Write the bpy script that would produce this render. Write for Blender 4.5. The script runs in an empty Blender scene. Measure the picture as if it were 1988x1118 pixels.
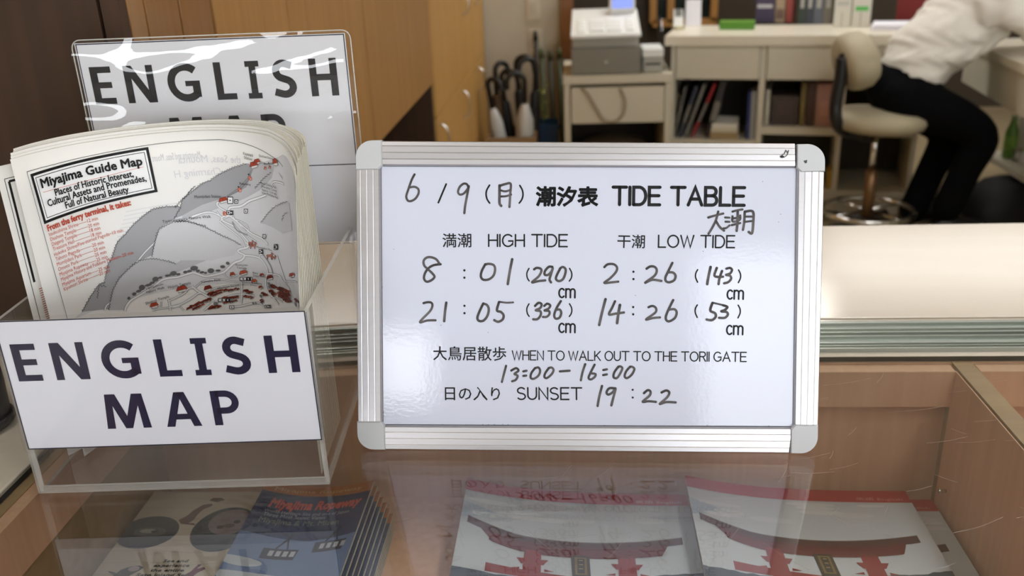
import bpy, bmesh, math, random
from mathutils import Vector, Matrix
from mathutils.geometry import tessellate_polygon
random.seed(7)
scn = bpy.context.scene
COL = scn.collection

# ------------------------------------------------------------------ camera
F, CX, CY = 1740.0, 994.0, 559.0
R = Matrix(((0.997286293, -0.011272123, -0.072752931),
            (0.063296395, -0.373395540, 0.925510312),
            (-0.037598086, -0.927603746, -0.371668769)))
EYE = Vector((0, 0, 1.38))
cam = bpy.data.cameras.new('camera')
cam.sensor_width = 36.0
cam.lens = F / 1988 * 36.0
cam.clip_start = 0.02
cam.dof.use_dof = True
cam.dof.focus_distance = 0.845
cam.dof.aperture_fstop = 6.0
camo = bpy.data.objects.new('camera', cam)
COL.objects.link(camo)
rx, ry, rz = R @ Vector((1, 0, 0)), R @ Vector((0, -1, 0)), R @ Vector((0, 0, -1))
camo.matrix_world = Matrix(((rx.x, ry.x, rz.x, EYE.x), (rx.y, ry.y, rz.y, EYE.y), (rx.z, ry.z, rz.z, EYE.z), (0, 0, 0, 1)))
scn.camera = camo
scn.view_settings.view_transform = 'Standard'
scn.view_settings.look = 'None'
scn.view_settings.gamma = 1.0
scn.view_settings.exposure = 0.0
scn.cycles.max_bounces = 10
scn.cycles.transparent_max_bounces = 24
scn.cycles.sample_clamp_indirect = 6.0
scn.cycles.caustics_reflective = False
scn.cycles.use_adaptive_sampling = False

# ------------------------------------------------------------------ world and light levels
w = bpy.data.worlds.new('world'); scn.world = w; w.use_nodes = True
w.node_tree.nodes['Background'].inputs[0].default_value = (0.80, 0.88, 1.0, 1)
w.node_tree.nodes['Background'].inputs[1].default_value = 0.6
TUBE_POWER = 9.0       # ceiling fixtures, including those added to brighten the office
WINDOW_POWER = 5.8     # shopfront window behind the camera and the one added for general light


# ------------------------------------------------------------------ helpers: picture ray -> place
def ray(px, py):
    return R @ Vector(((px - CX) / F, (py - CY) / F, 1.0))


def P(px, py, x=None, y=None, z=None):
    r = ray(px, py)
    if x is not None:
        k = (x - EYE.x) / r.x
    elif y is not None:
        k = (y - EYE.y) / r.y
    else:
        k = (z - EYE.z) / r.z
    return EYE + r * k


class Plane:
    def __init__(s, p0, e1, e2):
        s.p0 = Vector(p0); s.e1 = Vector(e1).normalized()
        e2 = Vector(e2); e2 = e2 - s.e1 * e2.dot(s.e1); s.e2 = e2.normalized()
        s.n = s.e1.cross(s.e2)
        s.f = 1.0

    def uv(s, px, py):
        r = ray(px, py)
        k = (s.p0 - EYE).dot(s.n) / r.dot(s.n)
        q = EYE + r * k - s.p0
        return (q.dot(s.e1), q.dot(s.e2))

    def pt(s, u, v, off=0.0):
        return s.p0 + s.e1 * u + s.e2 * v + s.n * off


# ------------------------------------------------------------------ materials
MATS = {}


def mat(name, col, rough=0.5, metal=0.0, spec=0.5, coat=0.0, emit=None, estr=0.0, var=0.0, vscale=(8, 8, 8), bump=0.0, bscale=40.0, col2=None, aniso=None):
    if name in MATS:
        return MATS[name]
    m = bpy.data.materials.new(name); m.use_nodes = True
    nt = m.node_tree; b = nt.nodes['Principled BSDF']
    b.inputs['Base Color'].default_value = (*col, 1)
    b.inputs['Roughness'].default_value = rough
    b.inputs['Metallic'].default_value = metal
    b.inputs['Specular IOR Level'].default_value = spec
    b.inputs['Coat Weight'].default_value = coat
    b.inputs['Coat Roughness'].default_value = 0.08
    if emit:
        b.inputs['Emission Color'].default_value = (*emit, 1)
        b.inputs['Emission Strength'].default_value = estr
    tc = nt.nodes.new('ShaderNodeTexCoord')
    if var > 0 or col2:
        mp = nt.nodes.new('ShaderNodeMapping'); mp.inputs['Scale'].default_value = vscale
        nt.links.new(tc.outputs['Object'], mp.inputs[0])
        nz = nt.nodes.new('ShaderNodeTexNoise'); nz.inputs['Scale'].default_value = 1.0; nz.inputs['Detail'].default_value = 5
        nt.links.new(mp.outputs[0], nz.inputs['Vector'])
        rp = nt.nodes.new('ShaderNodeValToRGB')
        c2 = col2 or tuple(c * (1 - var) for c in col)
        rp.color_ramp.elements[0].position = 0.3; rp.color_ramp.elements[1].position = 0.7
        rp.color_ramp.elements[0].color = (*c2, 1); rp.color_ramp.elements[1].color = (*col, 1)
        nt.links.new(nz.outputs['Fac'], rp.inputs[0]); nt.links.new(rp.outputs[0], b.inputs['Base Color'])
    if bump > 0:
        nb = nt.nodes.new('ShaderNodeTexNoise'); nb.inputs['Scale'].default_value = bscale; nb.inputs['Detail'].default_value = 3
        nt.links.new(tc.outputs['Object'], nb.inputs['Vector'])
        bp = nt.nodes.new('ShaderNodeBump'); bp.inputs['Strength'].default_value = bump; bp.inputs['Distance'].default_value = 0.01
        nt.links.new(nb.outputs['Fac'], bp.inputs['Height']); nt.links.new(bp.outputs[0], b.inputs['Normal'])
    MATS[name] = m
    return m


def sheet_glass(name, tint=(1, 1, 1), f0=0.04, rough=0.0, haze=0.0, haze_col=(1, 1, 1), wave=0.0, wscale=8.0):
    """thin clear sheet: straight transmission plus Fresnel reflection"""
    m = bpy.data.materials.new(name); m.use_nodes = True
    nt = m.node_tree; nt.nodes.clear(); N = nt.nodes.new; L = nt.links.new
    out = N('ShaderNodeOutputMaterial'); g = N('ShaderNodeNewGeometry')
    dt = N('ShaderNodeVectorMath'); dt.operation = 'DOT_PRODUCT'
    L(g.outputs['Incoming'], dt.inputs[0]); L(g.outputs['Normal'], dt.inputs[1])
    ab = N('ShaderNodeMath'); ab.operation = 'ABSOLUTE'; L(dt.outputs['Value'], ab.inputs[0])
    om = N('ShaderNodeMath'); om.operation = 'SUBTRACT'; om.inputs[0].default_value = 1; L(ab.outputs[0], om.inputs[1])
    pw = N('ShaderNodeMath'); pw.operation = 'POWER'; pw.inputs[1].default_value = 4; L(om.outputs[0], pw.inputs[0])
    ma = N('ShaderNodeMath'); ma.operation = 'MULTIPLY_ADD'; ma.inputs[1].default_value = 1 - f0; ma.inputs[2].default_value = f0; L(pw.outputs[0], ma.inputs[0])
    tr = N('ShaderNodeBsdfTransparent'); tr.inputs[0].default_value = (*tint, 1)
    gl = N('ShaderNodeBsdfGlossy'); gl.inputs['Roughness'].default_value = rough
    if wave > 0:
        tc = N('ShaderNodeTexCoord'); nz = N('ShaderNodeTexNoise'); nz.inputs['Scale'].default_value = wscale; nz.inputs['Detail'].default_value = 2
        L(tc.outputs['Object'], nz.inputs['Vector'])
        bp = N('ShaderNodeBump'); bp.inputs['Strength'].default_value = wave; bp.inputs['Distance'].default_value = 0.01
        L(nz.outputs['Fac'], bp.inputs['Height']); L(bp.outputs[0], gl.inputs['Normal'])
    base = tr
    if haze > 0:
        df = N('ShaderNodeBsdfDiffuse'); df.inputs[0].default_value = (*haze_col, 1)
        mh = N('ShaderNodeMixShader'); mh.inputs[0].default_value = haze
        L(tr.outputs[0], mh.inputs[1]); L(df.outputs[0], mh.inputs[2]); base = mh
    mx = N('ShaderNodeMixShader'); L(ma.outputs[0], mx.inputs[0]); L(base.outputs[0], mx.inputs[1]); L(gl.outputs[0], mx.inputs[2])
    L(mx.outputs[0], out.inputs[0])
    MATS[name] = m
    return m


def print_mat(name, rough=0.55, coat=0.0):
    m = bpy.data.materials.new(name); m.use_nodes = True
    nt = m.node_tree; b = nt.nodes['Principled BSDF']
    a = nt.nodes.new('ShaderNodeVertexColor'); a.layer_name = 'Ink'
    nt.links.new(a.outputs['Color'], b.inputs['Base Color'])
    b.inputs['Roughness'].default_value = rough; b.inputs['Coat Weight'].default_value = coat
    b.inputs['Specular IOR Level'].default_value = 0.3
    MATS[name] = m
    return m


def S(r, g, b):
    f = lambda c: (c / 255 / 12.92) if c / 255 <= 0.04045 else ((c / 255 + 0.055) / 1.055) ** 2.4
    return (f(r), f(g), f(b))


def wood(name, c1, c2, rough=0.45, grain=(60, 60, 3), coat=0.0):
    return mat(name, c1, rough=rough, col2=c2, vscale=grain, coat=coat)


M_wall = mat('white_wall_paint', S(205, 198, 180), 0.8, var=0.06, vscale=(3, 3, 3))
M_ceil = mat('ceiling_board', S(225, 223, 216), 0.9)
M_floor = mat('beige_vinyl_floor', S(168, 150, 118), 0.45, var=0.15, vscale=(6, 6, 6))
M_cabwood = wood('cabinet_veneer', S(168, 124, 68), S(153, 110, 58), 0.5, (50, 50, 1.5))
M_cabgloss = mat('polished_veneer', S(150, 108, 64), 0.12, col2=S(138, 97, 56), vscale=(50, 50, 1.5), coat=0.6)
M_cablight = wood('light_cabinet_veneer', S(196, 152, 84), S(184, 138, 72), 0.5, (50, 50, 1.5))
M_cabdark = wood('dark_brown_veneer', S(64, 39, 18), S(50, 30, 13), 0.75, (40, 40, 1.5))
M_seam = mat('dark_gap', S(30, 22, 14), 0.8)
M_case = wood('display_case_veneer', S(234, 188, 156), S(222, 172, 140), 0.5, (90, 90, 4))
M_casetop = wood('case_edge_veneer', S(178, 148, 110), S(164, 134, 98), 0.45, (6, 80, 80))
M_ledge = mat('cream_laminate', S(214, 204, 190), 0.16, col2=S(208, 197, 181), vscale=(3, 14, 10), spec=0.6)
M_alu = mat('brushed_aluminium', (0.59, 0.575, 0.60), 0.38, metal=1.0, var=0.05, vscale=(2, 300, 300))
M_track = mat('track_aluminium', (0.43, 0.46, 0.42), 0.30, metal=1.0, var=0.2, vscale=(2, 200, 200))
M_cream = mat('cream_melamine', S(210, 203, 184), 0.45, var=0.04, vscale=(4, 4, 4))
M_creamtop = mat('cream_desk_top', S(226, 218, 200), 0.3)
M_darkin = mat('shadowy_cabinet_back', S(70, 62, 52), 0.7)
M_board = mat('whiteboard_enamel', S(213, 217, 235), 0.05, spec=0.5, bump=0.012, bscale=300)
M_cap = mat('grey_plastic_cap', S(196, 198, 202), 0.4)
M_black = mat('printed_black', S(16, 16, 24), 0.5)
M_navy = mat('printed_navy', S(24, 22, 58), 0.5)
M_paper = mat('white_paper', S(232, 232, 242), 0.7)
M_sheet = mat('pamphlet_paper', S(236, 234, 232), 0.6)
M_edge = mat('pamphlet_page_edge', S(216, 212, 196), 0.7, col2=S(190, 186, 168), vscale=(400, 400, 2))
M_marker = mat('marker_ink', S(92, 88, 90), 0.45, col2=S(58, 54, 58), vscale=(90, 90, 60))
M_print = print_mat('colour_print')
M_gloss = print_mat('glossy_colour_print', 0.3, 0.2)
M_glass = sheet_glass('counter_glass', (0.97, 0.985, 0.975), 0.068)
M_glassedge = mat('green_glass_edge', S(120, 140, 126), 0.2)
M_acryl = sheet_glass('clear_acrylic', (0.95, 0.945, 0.94), 0.04, haze=0.012, haze_col=(0.8, 0.8, 0.8))
M_acryledge = mat('frosted_acrylic_edge', S(196, 192, 186), 0.3)
M_acrylrim = sheet_glass('acrylic_cut_edge', (0.85, 0.84, 0.82), 0.06, haze=0.45, haze_col=(0.9, 0.89, 0.86))
M_film = sheet_glass('laminating_film', (0.98, 0.98, 0.98), 0.07, 0.02, haze=0.01, wave=0.35, wscale=14)
M_film2 = sheet_glass('label_film', (0.98, 0.98, 0.98), 0.04, 0.1)
M_chrome = mat('chrome', (0.8, 0.8, 0.8), 0.12, metal=1.0)
M_blackpl = mat('black_plastic', S(24, 24, 26), 0.4)
M_greyfab = mat('beige_chair_vinyl', S(176, 166, 140), 0.6, var=0.08, vscale=(20, 20, 20))


# ------------------------------------------------------------------ helpers: mesh
class MB:
    def __init__(s):
        s.v = []; s.f = []; s.m = []; s.sm = []

    def add(s, verts, faces, mi=0, smooth=False):
        o = len(s.v); s.v += [Vector(p) for p in verts]
        for f in faces:
            s.f.append([i + o for i in f]); s.m.append(mi); s.sm.append(smooth)
        return s

    def box(s, a, b, mi=0, bev=0.0):
        a, b = Vector(a), Vector(b)
        lo = Vector([min(a[i], b[i]) for i in range(3)]); hi = Vector([max(a[i], b[i]) for i in range(3)])
        if bev <= 0:
            c = [(x, y, z) for z in (lo.z, hi.z) for y in (lo.y, hi.y) for x in (lo.x, hi.x)]
            return s.add(c, [(0, 2, 3, 1), (4, 5, 7, 6), (0, 1, 5, 4), (2, 6, 7, 3), (0, 4, 6, 2), (1, 3, 7, 5)], mi)
        bm = bmesh.new(); bmesh.ops.create_cube(bm, size=1)
        for v in bm.verts:
            v.co = Vector([lo[i] + (v.co[i] + .5) * (hi[i] - lo[i]) for i in range(3)])
        bmesh.ops.bevel(bm, geom=bm.edges[:], offset=bev, segments=3, affect='EDGES', profile=0.5)
        return s.bm(bm, mi)

    def bm(s, bm, mi=0, smooth=False):
        bm.verts.index_update()
        s.add([v.co.copy() for v in bm.verts], [[v.index for v in f.verts] for f in bm.faces], mi, smooth); bm.free()
        return s

    def obox(s, c, ax, ay, az, mi=0):
        """box from corner c with three edge vectors"""
        c, ax, ay, az = map(Vector, (c, ax, ay, az))
        p = [c + ax * i + ay * j + az * k for k in (0, 1) for j in (0, 1) for i in (0, 1)]
        return s.add(p, [(0, 2, 3, 1), (4, 5, 7, 6), (0, 1, 5, 4), (2, 6, 7, 3), (0, 4, 6, 2), (1, 3, 7, 5)], mi)

    def tube(s, pts, r, n=12, mi=0, caps=True):
        pts = [Vector(p) for p in pts]
        rs = r if isinstance(r, (list, tuple)) else [r] * len(pts)
        o = len(s.v); prev = None
        for i, p in enumerate(pts):
            t = (pts[min(i + 1, len(pts) - 1)] - pts[max(i - 1, 0)]).normalized()
            if prev is None:
                a = t.orthogonal().normalized()
            else:
                a = (prev - t * prev.dot(t)).normalized()
            prev = a; b = t.cross(a)
            for k in range(n):
                an = 2 * math.pi * k / n
                s.v.append(p + (a * math.cos(an) + b * math.sin(an)) * rs[i])
        for i in range(len(pts) - 1):
            for k in range(n):
                k2 = (k + 1) % n
                s.f.append([o + i * n + k, o + i * n + k2, o + (i + 1) * n + k2, o + (i + 1) * n + k]); s.m.append(mi); s.sm.append(True)
        if caps:
            s.f.append([o + k for k in range(n)][::-1]); s.m.append(mi); s.sm.append(False)
            e = o + (len(pts) - 1) * n
            s.f.append([e + k for k in range(n)]); s.m.append(mi); s.sm.append(False)
        return s

    def lathe(s, c, prof, n=24, mi=0):
        c = Vector(c); o = len(s.v)
        for (r, z) in prof:
            for k in range(n):
                a = 2 * math.pi * k / n
                s.v.append(c + Vector((r * math.cos(a), r * math.sin(a), z)))
        for i in range(len(prof) - 1):
            for k in range(n):
                k2 = (k + 1) % n
                s.f.append([o + i * n + k, o + i * n + k2, o + (i + 1) * n + k2, o + (i + 1) * n + k]); s.m.append(mi); s.sm.append(True)
        s.f.append([o + k for k in range(n)][::-1]); s.m.append(mi); s.sm.append(False)
        e = o + (len(prof) - 1) * n
        s.f.append([e + k for k in range(n)]); s.m.append(mi); s.sm.append(False)
        return s

    def prism(s, poly, fn, lo, hi, mi=0):
        """extrude a 2D outline: fn(u, v, w) gives the place"""
        n = len(poly)
        a = [fn(u, v, lo) for u, v in poly]; b = [fn(u, v, hi) for u, v in poly]
        tri = tessellate_polygon([[Vector((u, v, 0)) for u, v in poly]])
        fs = [list(t) for t in tri] + [[i + n for i in t] for t in tri]
        fs += [[i, (i + 1) % n, (i + 1) % n + n, i + n] for i in range(n)]
        return s.add(a + b, fs, mi)

    def obj(s, name, mats, parent=None, origin=None):
        root = parent
        while root is not None and root.parent is not None:
            root = root.parent
        off = Vector(root.location) if root is not None else (Vector(origin) if origin is not None else Vector((0, 0, 0)))
        me = bpy.data.meshes.new(name)
        me.from_pydata([tuple(p - off) for p in s.v], [], s.f)
        ms = mats if isinstance(mats, (list, tuple)) else [mats]
        for m in ms:
            me.materials.append(m)
        for i, p in enumerate(me.polygons):
            p.material_index = s.m[i]; p.use_smooth = s.sm[i]
        bm = bmesh.new(); bm.from_mesh(me); bmesh.ops.recalc_face_normals(bm, faces=bm.faces[:]); bm.to_mesh(me); bm.free()
        o = bpy.data.objects.new(name, me); COL.objects.link(o)
        if parent is not None:
            o.parent = parent
        elif origin is not None:
            o.location = off
        return o


def tag(o, label, cat, group=None):
    o['label'] = label; o['category'] = cat
    if group:
        o['group'] = group
    return o


def thing(name, label, cat, loc, group=None):
    o = bpy.data.objects.new(name, None); o.empty_display_size = 0.05; COL.objects.link(o); o.location = loc
    return tag(o, label, cat, group)


def struct(o):
    o['kind'] = 'structure'
    return o


def smooth_line(pts, n=8):
    pts = [Vector((p[0], p[1], p[2] if len(p) > 2 else 0)) for p in pts]
    if len(pts) < 3:
        return pts
    out = []
    for i in range(len(pts) - 1):
        p0 = pts[max(i - 1, 0)]; p1 = pts[i]; p2 = pts[i + 1]; p3 = pts[min(i + 2, len(pts) - 1)]
        for k in range(n):
            t = k / n
            out.append(0.5 * ((2 * p1) + (p2 - p0) * t + (2 * p0 - 5 * p1 + 4 * p2 - p3) * t * t + (3 * p1 - p0 - 3 * p2 + p3) * t ** 3))
    out.append(pts[-1])
    return out


# ------------------------------------------------------------------ helpers: printing and lettering on a surface
TEXT_CACHE = {}


def text_tris(sn):
    if sn in TEXT_CACHE:
        return TEXT_CACHE[sn]
    cu = bpy.data.curves.new('lettering', 'FONT'); cu.body = sn; cu.size = 1.0; cu.resolution_u = 2
    o = bpy.data.objects.new('lettering', cu); COL.objects.link(o)
    dg = bpy.context.evaluated_depsgraph_get(); dg.update()
    ev = o.evaluated_get(dg); me = ev.to_mesh()
    vs = [(v.co.x, v.co.y) for v in me.vertices]; fs = [list(p.vertices) for p in me.polygons]
    # outline edges (used once) for emboldening
    cnt = {}
    for f in fs:
        for i in range(len(f)):
            e = tuple(sorted((f[i], f[(i + 1) % len(f)]))); cnt[e] = cnt.get(e, 0) + 1
    rim = [e for e, c in cnt.items() if c == 1]
    ev.to_mesh_clear(); bpy.data.objects.remove(o); bpy.data.curves.remove(cu)
    TEXT_CACHE[sn] = (vs, fs, rim)
    return TEXT_CACHE[sn]


class Ink:
    """flat print laid on a surface: fn(u, v, off) -> place"""
    def __init__(s, fn, cell=None, step=0.00012, base=0.0003):
        s.fn = fn; s.cell = cell; s.step = step; s.base = base
        s.v = []; s.f = []; s.c = []

    def tri(s, a, b, c, col, off, d=0):
        if s.cell and d < 18:
            L = [((a[0] - b[0]) ** 2), ((b[0] - c[0]) ** 2), ((c[0] - a[0]) ** 2)]
            k = max(range(3), key=lambda i: L[i])
            if L[k] > s.cell ** 2:
                p = [a, b, c]; q, r_, t = p[k], p[(k + 1) % 3], p[(k + 2) % 3]
                m = ((q[0] + r_[0]) / 2, (q[1] + r_[1]) / 2)
                s.tri(q, m, t, col, off, d + 1); s.tri(m, r_, t, col, off, d + 1)
                return
        o = len(s.v); s.v += [s.fn(p[0], p[1], off) for p in (a, b, c)]; s.f.append((o, o + 1, o + 2)); s.c.append(col)

    def poly(s, pts, col, layer=0):
        off = s.base + layer * s.step
        pts = [(p[0], p[1]) for p in pts]
        for t in tessellate_polygon([[Vector((u, v, 0)) for u, v in pts]]):
            s.tri(pts[t[0]], pts[t[1]], pts[t[2]], col, off)

    def ellipse(s, c, ru, rv, col, layer=0, n=24, rot=0.0):
        s.poly([(c[0] + ru * math.cos(a) * math.cos(rot) - rv * math.sin(a) * math.sin(rot), c[1] + ru * math.cos(a) * math.sin(rot) + rv * math.sin(a) * math.cos(rot)) for a in [2 * math.pi * k / n for k in range(n)]], col, layer)

    def line(s, pts, wid, col, layer=0, smooth=False, caps=False, closed=False):
        off = s.base + layer * s.step
        pts = [Vector((p[0], p[1])) for p in pts]
        if closed:
            pts.append(pts[0].copy())
        if smooth:
            pts = [Vector((p.x, p.y)) for p in smooth_line([(p.x, p.y, 0) for p in pts], 6)]
        q = [pts[0]]
        for p in pts[1:]:
            if (p - q[-1]).length > 1e-6:
                q.append(p)
        pts = q
        if len(pts) < 2:
            return
        L = []; Rr = []
        n = len(pts)
        for i in range(n):
            d0 = (pts[i] - pts[i - 1]).normalized() if i else ((pts[0] - pts[-2]).normalized() if closed else (pts[1] - pts[0]).normalized())
            d1 = (pts[i + 1] - pts[i]).normalized() if i < n - 1 else ((pts[1] - pts[0]).normalized() if closed else d0)
            m = d0 + d1
            m = m.normalized() if m.length > 1e-4 else d0
            nn = Vector((-m.y, m.x)); k = max(0.45, nn.dot(Vector((-d0.y, d0.x))))
            hw = (wid[i] if isinstance(wid, list) else wid) / 2 / k
            L.append(pts[i] + nn * hw); Rr.append(pts[i] - nn * hw)
        for i in range(n - 1):
            s.tri(L[i], Rr[i], Rr[i + 1], col, off); s.tri(L[i], Rr[i + 1], L[i + 1], col, off)
        if caps:
            for p in (pts[0], pts[-1]):
                s.ellipse(p, wid / 2, wid / 2, col, layer, 10)

    def text(s, sn, a, b, h=None, col=(0, 0, 0), layer=0, bold=0.0, mirror=False, skew=0.0):
        """baseline from a to b; cap height h in metres, width fitted to a-b"""
        vs, fs, rim = text_tris(sn)
        if not vs:
            return
        off = s.base + layer * s.step
        x0 = min(p[0] for p in vs); x1 = max(p[0] for p in vs)
        a, b = Vector(a), Vector(b); d = b - a; W = d.length; d = d / W; nrm = Vector((-d.y, d.x))
        sx = W / (x1 - x0); sy = (h / 0.70) if h else sx

        def tr(x, y):
            x = (x1 - x if mirror else x - x0)
            return a + d * (x * sx + y * sy * skew) + nrm * (y * sy)
        pv = [tr(*p) for p in vs]
        for f in fs:
            for i in range(1, len(f) - 1):
                s.tri(pv[f[0]], pv[f[i]], pv[f[i + 1]], col, off)
        if bold > 0:
            for e in rim:
                p, q = pv[e[0]], pv[e[1]]
                t = q - p
                if t.length < 1e-7:
                    continue
                t.normalize(); m = Vector((-t.y, t.x)) * bold; t = t * bold * 0.5
                s.tri(p + m - t, p - m - t, q - m + t, col, off); s.tri(p + m - t, q - m + t, q + m + t, col, off)

    def obj(s, name, parent, material=None):
        off = Vector(parent.location) if parent.parent is None else Vector(parent.parent.location)
        me = bpy.data.meshes.new(name)
        me.from_pydata([tuple(Vector(p) - off) for p in s.v], [], s.f)
        ca = me.color_attributes.new('Ink', 'FLOAT_COLOR', 'CORNER')
        for i, p in enumerate(me.polygons):
            for li in p.loop_indices:
                ca.data[li].color = (*s.c[i], 1)
        me.materials.append(material or M_print)
        o = bpy.data.objects.new(name, me); COL.objects.link(o); o.parent = parent
        return o


# rounded single-stroke capitals (unit height)
def arc(cx, cy, rx_, ry_, a0, a1, n=10):
    return [(cx + rx_ * math.cos(math.radians(a0 + (a1 - a0) * k / n)), cy + ry_ * math.sin(math.radians(a0 + (a1 - a0) * k / n))) for k in range(n + 1)]


CAPS = {
    'T': (.84, [[(0, 1), (.84, 1)], [(.42, 1), (.42, 0)]]),
    'I': (.02, [[(0, 0), (0, 1)]]),
    'D': (.76, [[(0, 0), (0, 1), (.34, 1)] + arc(.34, .5, .42, .5, 80, -80) + [(.34, 0), (0, 0)]]),
    'E': (.66, [[(.66, 1), (0, 1), (0, 0), (.66, 0)], [(0, .52), (.6, .52)]]),
    'A': (.84, [[(0, 0), (.42, 1), (.84, 0)], [(.15, .34), (.69, .34)]]),
    'B': (.7, [[(0, .53), (.4, .53)] + arc(.4, .765, .25, .235, -90, 90) + [(0, 1), (0, 0), (.42, 0)] + arc(.42, .265, .28, .265, -90, 90)]),
    'L': (.6, [[(0, 1), (0, 0), (.6, 0)]]),
    'H': (.72, [[(0, 0), (0, 1)], [(.72, 0), (.72, 1)], [(0, .52), (.72, .52)]]),
    'G': (.86, [arc(.44, .5, .44, .5, 45, 330, 16) + [(.84, .2), (.84, .46), (.5, .46)]]),
    'O': (.92, [arc(.46, .5, .46, .5, 90, 450, 24)]),
    'W': (1.1, [[(0, 1), (.28, 0), (.55, .95), (.82, 0), (1.1, 1)]]),
    'N': (.72, [[(0, 0), (0, 1), (.72, 0), (.72, 1)]]),
    'K': (.68, [[(0, 0), (0, 1)], [(.66, 1), (0, .38)], [(.2, .56), (.68, 0)]]),
    'U': (.72, [[(0, 1), (0, .36)] + arc(.36, .36, .36, .36, 180, 360, 10) + [(.72, 1)]]),
    'R': (.68, [[(0, 0), (0, 1), (.4, 1)] + arc(.4, .75, .26, .25, 80, -80) + [(.4, .5), (0, .5)], [(.36, .5), (.68, 0)]]),
    'S': (.66, [arc(.33, .755, .31, .245, 35, 240, 10) + arc(.33, .245, .33, .255, 70, -145, 12)]),
    'c': (.5, [arc(.27, .36, .27, .36, 45, 315, 14)]),
    'm': (.86, [[(0, 0), (0, .7)], [(0, .5)] + arc(.215, .5, .215, .2, 180, 0, 8) + [(.43, 0)], [(.43, .5)] + arc(.645, .5, .215, .2, 180, 0, 8) + [(.86, 0)]]),
}


def stroke_text(ink, sn, a, b, h, wid, col, layer=0, gap=.2, space=.42):
    adv = 0; items = []
    for ch in sn:
        if ch == ' ':
            adv += space; continue
        wd, st = CAPS[ch]; items.append((adv, st)); adv += wd + gap
    adv -= gap
    a, b = Vector(a), Vector(b); d = b - a; sx = d.length / adv; d.normalize(); nrm = Vector((-d.y, d.x))
    for x, st in items:
        for line in st:
            ink.line([a + d * ((x + p[0]) * sx) + nrm * (p[1] * h) for p in line], wid, col, layer, caps=True)


# heavy capitals for the map signs (unit height polygons / thick strokes)
def heavy(ink, ch, x0, x1, y0, h, col, layer):
    def pg(pts, wd):
        k = (x1 - x0) / wd
        ink.poly([(x0 + p[0] * k, y0 + p[1] * h) for p in pts], col, layer)

    def st(pts, wd, t):
        k = (x1 - x0) / wd
        ink.line([(x0 + p[0] * k, y0 + p[1] * h) for p in pts], t * h, col, layer)
    if ch == 'E':
        pg([(0, 0), (.62, 0), (.62, .165), (.21, .165), (.21, .43), (.57, .43), (.57, .59), (.21, .59), (.21, .835), (.6, .835), (.6, 1), (0, 1)], .62)
    elif ch == 'N':
        pg([(0, 0), (.2, 0), (.2, .66), (.61, 0), (.85, 0), (.85, 1), (.65, 1), (.65, .34), (.24, 1), (0, 1)], .85)
    elif ch == 'L':
        pg([(0, 0), (.58, 0), (.58, .165), (.21, .165), (.21, 1), (0, 1)], .58)
    elif ch == 'I':
        pg([(0, 0), (.43, 0), (.43, .15), (.32, .15), (.32, .85), (.43, .85), (.43, 1), (0, 1), (0, .85), (.11, .85), (.11, .15), (0, .15)], .43)
    elif ch == 'H':
        pg([(0, 0), (.21, 0), (.21, .42), (.6, .42), (.6, 0), (.81, 0), (.81, 1), (.6, 1), (.6, .59), (.21, .59), (.21, 1), (0, 1)], .81)
    elif ch == 'M':
        pg([(0, 0), (.2, 0), (.235, .66), (.45, 0), (.62, 0), (.85, .66), (.88, 0), (1.08, 0), (.99, 1), (.74, 1), (.54, .36), (.34, 1), (.09, 1)], 1.08)
    elif ch == 'A':
        k = (x1 - x0) / .93
        q = lambda pts: ink.poly([(x0 + p[0] * k, y0 + p[1] * h) for p in pts], col, layer)
        q([(0, 0), (.215, 0), (.465, .8), (.6, 1), (.33, 1)]); q([(.93, 0), (.715, 0), (.465, .8), (.33, 1), (.6, 1)])
        q([(.24, .21), (.69, .21), (.65, .37), (.28, .37)])
    elif ch == 'P':
        pg([(0, 0), (.21, 0), (.21, 1), (0, 1)], .72)
        st([(.12, .915)] + [(.34, .915)] + arc(.36, .67, .255, .245, 90, -90, 12) + [(.34, .425), (.12, .425)], .72, .18)
    elif ch == 'G':
        st(arc(.5, .5, .40, .415, 48, 318, 22), .88, .2)
        pg([(.67, .1), (.88, .1), (.88, .54), (.67, .54)], .88)
        pg([(.48, .4), (.7, .4), (.7, .54), (.48, .54)], .88)
    elif ch == 'S':
        st([(.58, .84)] + arc(.33, .71, .21, .2, 65, 240, 10) + arc(.33, .285, .245, .2, 60, -110, 10) + [(.04, .16)], .66, .195)


def map_sign_print(ink, bx, label):
    """ENGLISH / MAP inside the border box bx(s, t), s and t running 0..1 across and up the print"""
    col = S(24, 22, 58) if label else S(20, 20, 26)
    spans1 = [('E', .030, .112), ('N', .157, .268), ('G', .317, .439), ('L', .498, .573), ('I', .617, .669), ('S', .715, .801), ('H', .857, .961)]
    spans2 = [('M', .286, .435), ('A', .487, .606), ('P', .650, .743)]
    for ch, a, b in spans1:
        p0 = bx(a, .545); p1 = bx(b, .545); t = bx(a, .83)
        heavy(ink, ch, p0[0], p1[0], p0[1], t[1] - p0[1], col, 2)
    for ch, a, b in spans2:
        p0 = bx(a, .145); p1 = bx(b, .145); t = bx(a, .42)
        heavy(ink, ch, p0[0], p1[0], p0[1], t[1] - p0[1], col, 2)
    ink.line([bx(0, 0), bx(1, 0), bx(1, 1), bx(0, 1)], .0011, S(40, 40, 60), 1, closed=True)


# ================================================================== THE ROOM
def slab(name, a, b, m, bev=0):
    return struct(MB().box(a, b, 0, bev).obj(name, m))


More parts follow.
